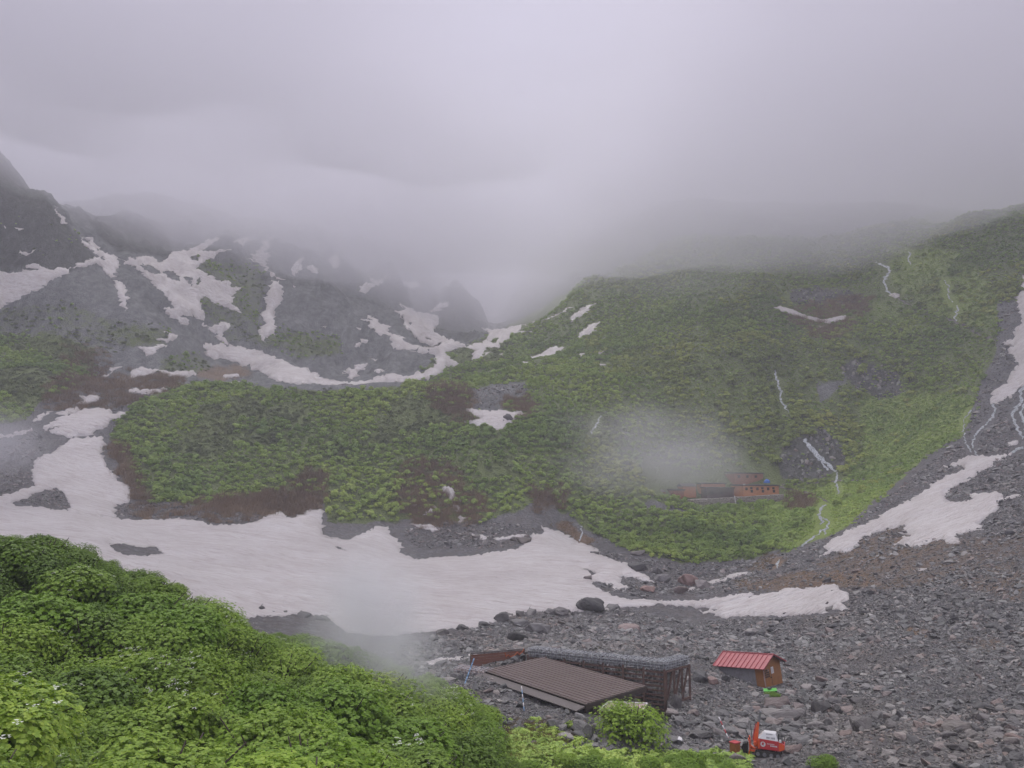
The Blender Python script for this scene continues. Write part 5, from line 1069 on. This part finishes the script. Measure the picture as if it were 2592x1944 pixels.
def boulder(x, y, z, sx, sy, sz, label, group=None, me=None, m=None, rz=None, cat='boulder', tilt=.2):
    o = bpy.data.objects.new('boulder', me or random.choice(BIG))
    if m:
        o.data = o.data.copy(); o.data.materials[0] = M[m]
    o.location = (x, y, z); o.scale = (sx, sy, sz); o.rotation_euler = (random.gauss(0, tilt), random.gauss(0, tilt), random.uniform(0, 6.28) if rz is None else rz)
    return tag(link(o), label, cat, group)
for i in np.nonzero(solo)[0]:
    if v[i] < 1420: lb, gr = 'grey boulder in the stony ground on the far side of the snow field', 'boulders beyond the snow field'
    elif y[i] > 118: lb, gr = 'grey boulder in the rubble along the near edge of the snow', 'boulders along the snow edge'
    elif u[i] < 1790: lb, gr = 'grey angular boulder in the rubble around the long dark roof', 'boulders around the long dark roof'
    elif y[i] > 74: lb, gr = 'dark angular boulder on the upper scree level with or above the red-roofed hut', 'boulders on the upper scree'
    else: lb, gr = 'large dark angular boulder on the lower scree right of the digger', 'boulders on the lower scree'
    if u[i] < 1790 and y[i] <= 118 and v[i] < 1640: lb, gr = 'grey boulder on the scree between the snow and the long dark roof', 'boulders between snow and roof'
    boulder(x[i], y[i], z[i] + .15 * s[i], s[i] * 1.15, s[i] * .95, s[i] * .85, lb, gr)
# the ones that stand out
def big_rock(u, v, wpx, hpx, label, m=None, k=0, rz=0.0, ymin=40, tilt=.06, dep=.8):
    p = gp(u, v, ymin); sx = wpx / F * p.y / 1.5; szz = hpx / F * p.y / 1.0
    return boulder(p.x, p.y, p.z + szz * .25, sx, sx * dep, szz, label, None, BIG[k] if k < 100 else ROUND[k - 100], m, rz, tilt=tilt)
big_rock(1497, 1540, 58, 34, 'huge dark rounded boulder standing at the near edge of the snow field', 'boulder_dark', 100, .5, dep=.9)
big_rock(1478, 1540, 26, 20, 'dark flat slab leaning against the huge boulder at the snow edge', 'boulder_dark', 3)
big_rock(1550, 1541, 40, 15, 'low wedge-shaped boulder just right of the huge boulder at the snow edge', 'boulder', 4)
big_rock(1484, 1468, 26, 15, 'dark boulder at the upper tip of the stone tongue in the snow', 'boulder_dark', 1)
big_rock(1417, 1556, 30, 20, 'pale rounded boulder sitting alone on the snow edge left of the huge one', 'boulder', 101)
for uu, vv, ww, hh, mm in ((1345, 1556, 28, 20, 'boulder'), (1392, 1553, 26, 15, 'boulder'), (1315, 1560, 24, 16, 'boulder_dark'), (1270, 1572, 34, 24, 'boulder_dark'), (1438, 1548, 16, 9, 'boulder'), (1226, 1584, 30, 12, 'boulder_dark'), (1170, 1594, 30, 12, 'boulder_dark'), (1120, 1605, 30, 13, 'boulder_dark'), (1290, 1560, 20, 10, 'boulder')):
    big_rock(uu, vv, ww, hh, 'boulder in the row that lines the near edge of the snow field', mm, random.randrange(12), random.uniform(0, 6))['group'] = 'boulders lining the snow field'
big_rock(1595, 1597, 44, 22, 'reddish rounded boulder alone on the scree behind the long dark roof', 'boulder_red', 103)
big_rock(1355, 1600, 60, 26, 'broad grey boulder on the scree, widest behind the left end of the long dark roof', 'boulder', 7)
big_rock(1320, 1580, 50, 16, 'flat bluish slab lying on the scree just below the row of snow edge boulders', 'boulder', 8)
big_rock(1310, 1622, 46, 24, 'squat dark boulder in front of the broad grey boulder behind the roof', 'boulder_dark', 9)
big_rock(1495, 1638, 38, 14, 'oblong boulder just behind the stone cages of the retaining wall', 'boulder', 10)
big_rock(1562, 1640, 20, 16, 'pale upright slab leaning behind the stone cages of the retaining wall', 'boulder', 11, tilt=.5)
big_rock(1975, 1822, 98, 34, 'very long flat-topped slab lying behind the digger', 'boulder_dark', 2, -.12, dep=.5)
big_rock(1965, 1790, 66, 30, 'brown boulder above the very long slab, below the red-roofed hut', 'boulder_red', 4, .3)
big_rock(1917, 1797, 26, 20, 'bluish grey boulder at the left end of the very long slab', 'boulder', 6)
big_rock(1778, 1722, 40, 36, 'big pale boulder between the retaining wall and the red-roofed hut', 'boulder', 5, 1.0)
big_rock(1838, 1725, 20, 18, 'pale angular block below the eave of the red-roofed hut', 'boulder', 9)
big_rock(1805, 1728, 26, 18, 'pinkish block between the big pale boulder and the pale angular block', 'boulder_red', 8)
big_rock(1708, 1790, 30, 42, 'tall dark boulder leaning at the foot of the retaining wall', 'boulder_dark', 1)
big_rock(1475, 1860, 48, 34, 'large pale grey boulder left of the round lime shrub', 'boulder', 3)
big_rock(1395, 1845, 34, 26, 'grey boulder at the foot of the stone bank below the roof', 'boulder', 7)
big_rock(1425, 1870, 44, 16, 'flat slab in front of the stone bank below the roof', 'boulder', 10)
big_rock(1775, 1862, 54, 16, 'long flat boulder behind the orange box', 'boulder_dark', 8)
big_rock(1868, 1928, 34, 20, 'pale boulder in front of the digger blade', 'boulder', 9)
big_rock(2005, 1905, 44, 22, 'bluish boulder right behind the digger', 'boulder', 2)
big_rock(2180, 1850, 60, 40, 'dark block on the lower scree, largest right of the digger', 'boulder_dark', 0, .5)
big_rock(2075, 1800, 40, 34, 'pointed dark boulder on the lower scree above and right of the digger', 'boulder_dark', 11)
big_rock(2420, 1850, 70, 26, 'wide dark slab at the right side of the lower scree', 'boulder_dark', 6)
big_rock(1325, 1373, 34, 17, 'right one of the two dark boulders below the green hill', 'boulder_dark', 0, 0, 120)
big_rock(1303, 1368, 20, 14, 'left one of the two dark boulders below the green hill', 'boulder_dark', 5, 0, 120)
big_rock(1285, 1066, 22, 20, 'round boulder sitting in the snow patch in the notch of the hill', 'boulder_dark', 102, 0, 220)
big_rock(1270, 1070, 18, 8, 'low rock just left of the round boulder in the notch', 'boulder_dark', 4, 0, 220)
big_rock(1738, 1478, 48, 28, 'big brown-grey boulder in the stony hollow at the end of the snow field', 'boulder_red', 7, 0, 110)
big_rock(1778, 1490, 36, 22, 'greenish grey boulder beside the thin snow sliver', 'boulder', 3, 0, 110)
big_rock(1725, 1500, 32, 18, 'orange-brown block below the big brown-grey boulder', 'boulder_red', 9, 0, 110)
big_rock(1614, 1405, 34, 14, 'broad boulder at the edge of the shrubs above the stony hollow', 'boulder', 2, 0, 110)
big_rock(1614, 1440, 44, 20, 'large dark boulder touching the snow tip in the stony hollow', 'boulder_dark', 8, 0, 110)
big_rock(1660, 1450, 26, 18, 'dark boulder right of the large one at the snow tip', 'boulder_dark', 10, 0, 110)
big_rock(1675, 1470, 40, 20, 'grey boulder in the middle of the stony hollow', 'boulder', 6, 0, 110)
big_rock(1505, 1405, 20, 12, 'dark boulder nicking the upper right edge of the snow field', 'boulder_dark', 0, 0, 110)
big_rock(1640, 1495, 34, 18, 'mauve boulder in the stony hollow nearest the scree', 'boulder_red', 5, 0, 110)
for uu, vv, ww, hh in ((1897, 1540, 28, 9), (2095, 1532, 18, 10), (2115, 1500, 18, 9), (2120, 1514, 16, 5), (2100, 1543, 22, 10), (2070, 1497, 8, 5), (1985, 1555, 12, 7), (2195, 1340, 12, 9), (2097, 1386, 8, 6), (2230, 1545, 30, 12), (2212, 1500, 20, 12)):
    big_rock(uu, vv, ww, hh, 'dark stone resting on or beside the snow patches at the right', 'boulder_dark', random.randrange(12), random.uniform(0, 6), 80)['group'] = 'dark stones on the right snow patches'
for uu, vv, ww, hh in ((656, 1545, 24, 14), (637, 1522, 16, 7), (683, 1538, 18, 6), (747, 1541, 16, 8), (721, 1551, 10, 7), (690, 1551, 16, 6), (770, 1560, 40, 12), (820, 1568, 40, 10)):
    big_rock(uu, vv, ww, hh, 'dark rock melting out of the snow behind the near thicket', 'boulder_dark', random.randrange(12), random.uniform(0, 6), 90)['group'] = 'dark rocks melting out behind the thicket'
SKYK, EXPO = 12.5, 1.06
# ------------------------------------------------------------------ air
def vol_mat(name, col, dens, aniso=0.0):
    m = bpy.data.materials.new(name); m.use_nodes = True; nt = m.node_tree
    nt.nodes.remove(nt.nodes['Principled BSDF'])
    v = nt.nodes.new('ShaderNodeVolumePrincipled'); v.inputs['Color'].default_value = (*col, 1); v.inputs['Density'].default_value = dens; v.inputs['Anisotropy'].default_value = aniso
    nt.links.new(v.outputs[0], nt.nodes['Material Output'].inputs['Volume'])
    return m
def closed_box(name, lo, hi, m):
    bm = bmesh.new(); bmesh.ops.create_cube(bm, size=1)
    for v in bm.verts: v.co = Vector([lo[i] + (v.co[i] + .5) * (hi[i] - lo[i]) for i in range(3)])
    me = bpy.data.meshes.new(name); bm.to_mesh(me); bm.free(); me.materials.append(m)
    return link(bpy.data.objects.new(name, me))
HAZE_D, CLOUD_D = .00065, .014
tag(closed_box('haze', (-2200, -30, -45), (2200, 860, 290), vol_mat('thin haze', (.90, .89, .95), HAZE_D)), 'thin pale haze filling the valley', None, None, 'stuff')
# low cloud deck with a lumpy underside
gx, gy = np.meshgrid(np.linspace(-900, 900, 180), np.linspace(-20, 1500, 150), indexing='ij')
def cloud_base(x, y): return 141 + 14 * fbm(x / 160, y / 160, 81, 3) + 7 * fbm(x / 50, y / 50, 83, 2) - 7 * np.exp(-((x - 90) / 150) ** 2 - ((y - 430) / 140) ** 2) - 80 * sstep(y, 500, 720) - 40 * np.exp(-((x + 12) / 84) ** 2 - ((y - 540) / 110) ** 2)
bot = cloud_base(gx, gy); top = 224 + 8 * fbm(gx / 140, gy / 140, 87, 2) - 36 * np.exp(-((gx - 8) / 55) ** 2) + 30 * sstep(gx, 120, 300)
n1, n2 = gx.shape; ii = np.arange(n1 * n2).reshape(n1, n2); N = n1 * n2
qb = np.stack([ii[:-1, :-1], ii[:-1, 1:], ii[1:, 1:], ii[1:, :-1]], -1).reshape(-1, 4); qt = qb[:, ::-1] + N
rim = list(ii[:, 0]) + list(ii[-1, 1:]) + list(ii[-2::-1, -1]) + list(ii[0, -2:0:-1])
qs = np.array([[rim[k], rim[(k + 1) % len(rim)], rim[(k + 1) % len(rim)] + N, rim[k] + N] for k in range(len(rim))])
vv = np.concatenate([np.stack([gx, gy, bot], -1).reshape(-1, 3), np.stack([gx, gy, top], -1).reshape(-1, 3)])
tag(link(bpy.data.objects.new('clouds', mesh_np('clouds', vv, np.concatenate([qb, qt, qs]), vol_mat('cloud', (.89, .872, .945), CLOUD_D), True))), 'low grey cloud deck swallowing the mountain tops', None, None, 'stuff')
def soft_mat(name, col, dens):
    m = vol_mat(name, col, dens); q = NT(m.node_tree); v = [n for n in m.node_tree.nodes if n.type == 'PRINCIPLED_VOLUME'][0]
    o = q.obj(); ln = q.n('ShaderNodeVectorMath', _operation='LENGTH'); t = q.n('ShaderNodeTexCoord'); mp = q.n('ShaderNodeMapping'); mp.vector_type = 'POINT'
    mp.inputs['Location'].default_value = (-1, -1, -1); mp.inputs['Scale'].default_value = (2, 2, 2); q.l(t.outputs['Generated'], mp.inputs[0]); q.l(mp.outputs[0], ln.inputs[0])
    n = q.noise(mp.outputs[0], 1.5, 5, .6, .4)
    r = q.math('ADD', ln.outputs['Value'], q.math('MULTIPLY', q.math('SUBTRACT', n, .5), 1.7))
    mr = q.n('ShaderNodeMapRange'); mr.interpolation_type = 'SMOOTHSTEP'; q.l(r, mr.inputs[0])
    for i, x in enumerate((.85, -.15, 0.0, dens)): mr.inputs[i + 1].default_value = x
    fall = q.mapr(ln.outputs['Value'], .45, .98, 1, 0)
    q.l(q.math('MULTIPLY', mr.outputs[0], fall), v.inputs['Density']); return m
def puff(label, u, v, Y, su, sv, sy, dens, name='mist'):
    c = at(u, v, Y); bm = bmesh.new(); bmesh.ops.create_icosphere(bm, subdivisions=4, radius=1)
    for q in bm.verts:
        k = 1 + .22 * float(fbm(np.array([q.co.x * 1.7 + u]), np.array([q.co.y * 1.7 + q.co.z * 2.1]), 91, 3)[0])
        q.co = Vector((q.co.x * su / F * Y * k, q.co.y * sy * k, q.co.z * sv / F * Y * k))
    me = bpy.data.meshes.new(name); bm.to_mesh(me); bm.free(); me.materials.append(soft_mat('drifting ' + name, (.92, .91, .95), dens)); me.shade_smooth()
    o = bpy.data.objects.new(name, me); o.location = c; tag(link(o), label, None, None, 'stuff')
puff('pale mist drifting above the far mountain hut', 1650, 1120, 212, 330, 150, 24, .034)
puff('thin mist trailing over the roofs of the far mountain hut', 1760, 1195, 205, 260, 110, 16, .06)
puff('mist drifting over the left end of the far mountain hut', 1600, 1215, 206, 270, 110, 16, .03)
puff('mist clinging to the right end of the near thicket', 1010, 1700, 44, 200, 190, 4, .16)
puff('pale wisp of mist drifting past the right end of the near thicket', 945, 1590, 47, 240, 290, 8, .30)
puff('faint mist hanging over the slope at the left edge', -10, 1110, 170, 210, 150, 18, .07)
puff('wisp of cloud caught on the middle crest', 880, 690, 500, 300, 110, 40, .02)
puff('ragged mist hanging under the cloud on the middle shoulder', 1640, 690, 345, 520, 150, 40, .013)
puff('wisp of cloud hiding the left crest', 640, 560, 430, 430, 120, 30, .022)
# ------------------------------------------------------------------ world, sun, camera
w = bpy.data.worlds.new('World'); scene.world = w; w.use_nodes = True; q = NT(w.node_tree)
bg = w.node_tree.nodes['Background']
SUN_EL, SUN_ROT = R(58), R(-20)
sky = q.n('ShaderNodeTexSky', _sky_type='NISHITA', _sun_disc=False, _sun_elevation=SUN_EL, _sun_rotation=SUN_ROT, _altitude=2300.0, _dust_density=4.0, _air_density=1.0)
co = q.n('ShaderNodeTexCoord').outputs['Generated']; sx = q.n('ShaderNodeSeparateXYZ'); q.l(co, sx.inputs[0])
grey = q.ramp(sx.outputs[2], [(0.0, (.30, .287, .37)), (.55, (.30, .287, .36)), (.75, (.67, .66, .69)), (1, (1.03, 1.02, 1.0))])
n = q.noise(q.map(co, (1, 1, 2.2)), 1.6, 6, .55, .3); n2 = q.noise(q.map(co, (1, 1, 1.6)), 4.5, 5, .55, .2)
shade = q.math('ADD', q.mapr(n, .3, .72, .72, 1.16), q.mapr(n2, .3, .7, -.05, .05))
comb = q.n('ShaderNodeCombineColor')
for i in range(3): q.l(shade, comb.inputs[i])
grey = q.mix(1.0, grey, comb.outputs[0], 'MULTIPLY'); grey = q.mix(1.0, grey, (SKYK, SKYK, SKYK), 'MULTIPLY')
q.l(q.mix(.90, sky.outputs[0], grey), bg.inputs['Color']); bg.inputs['Strength'].default_value = .1
sl = bpy.data.lights.new('sun', 'SUN'); sl.energy = 1.5; sl.angle = R(28); sl.color = (1, .97, .93)
so = link(bpy.data.objects.new('sun', sl)); so.rotation_euler = (R(90) - SUN_EL, 0, R(180) - SUN_ROT)
d = Vector((math.sin(SUN_ROT) * math.cos(SUN_EL), math.cos(SUN_ROT) * math.cos(SUN_EL), math.sin(SUN_EL))); so.rotation_euler = d.to_track_quat('Z', 'Y').to_euler()
cam = bpy.data.cameras.new('camera'); cam.sensor_width = 36; cam.lens = 36 * F / 2592; cam.clip_start = .5; cam.clip_end = 6000
cob = link(bpy.data.objects.new('camera', cam)); cob.location = (0, 0, CAMZ); cob.rotation_euler = (R(90) + PITCH, 0, 0); scene.camera = cob
vs = scene.view_settings; vs.view_transform = 'Standard'; vs.look = 'None'; vs.gamma = 1; vs.exposure = EXPO
c = scene.cycles; c.max_bounces = 6; c.diffuse_bounces = 2; c.glossy_bounces = 2; c.transmission_bounces = 4; c.volume_bounces = 2; c.transparent_max_bounces = 8; c.caustics_reflective = False; c.caustics_refractive = False
c.use_denoising = True; c.volume_step_rate = 4
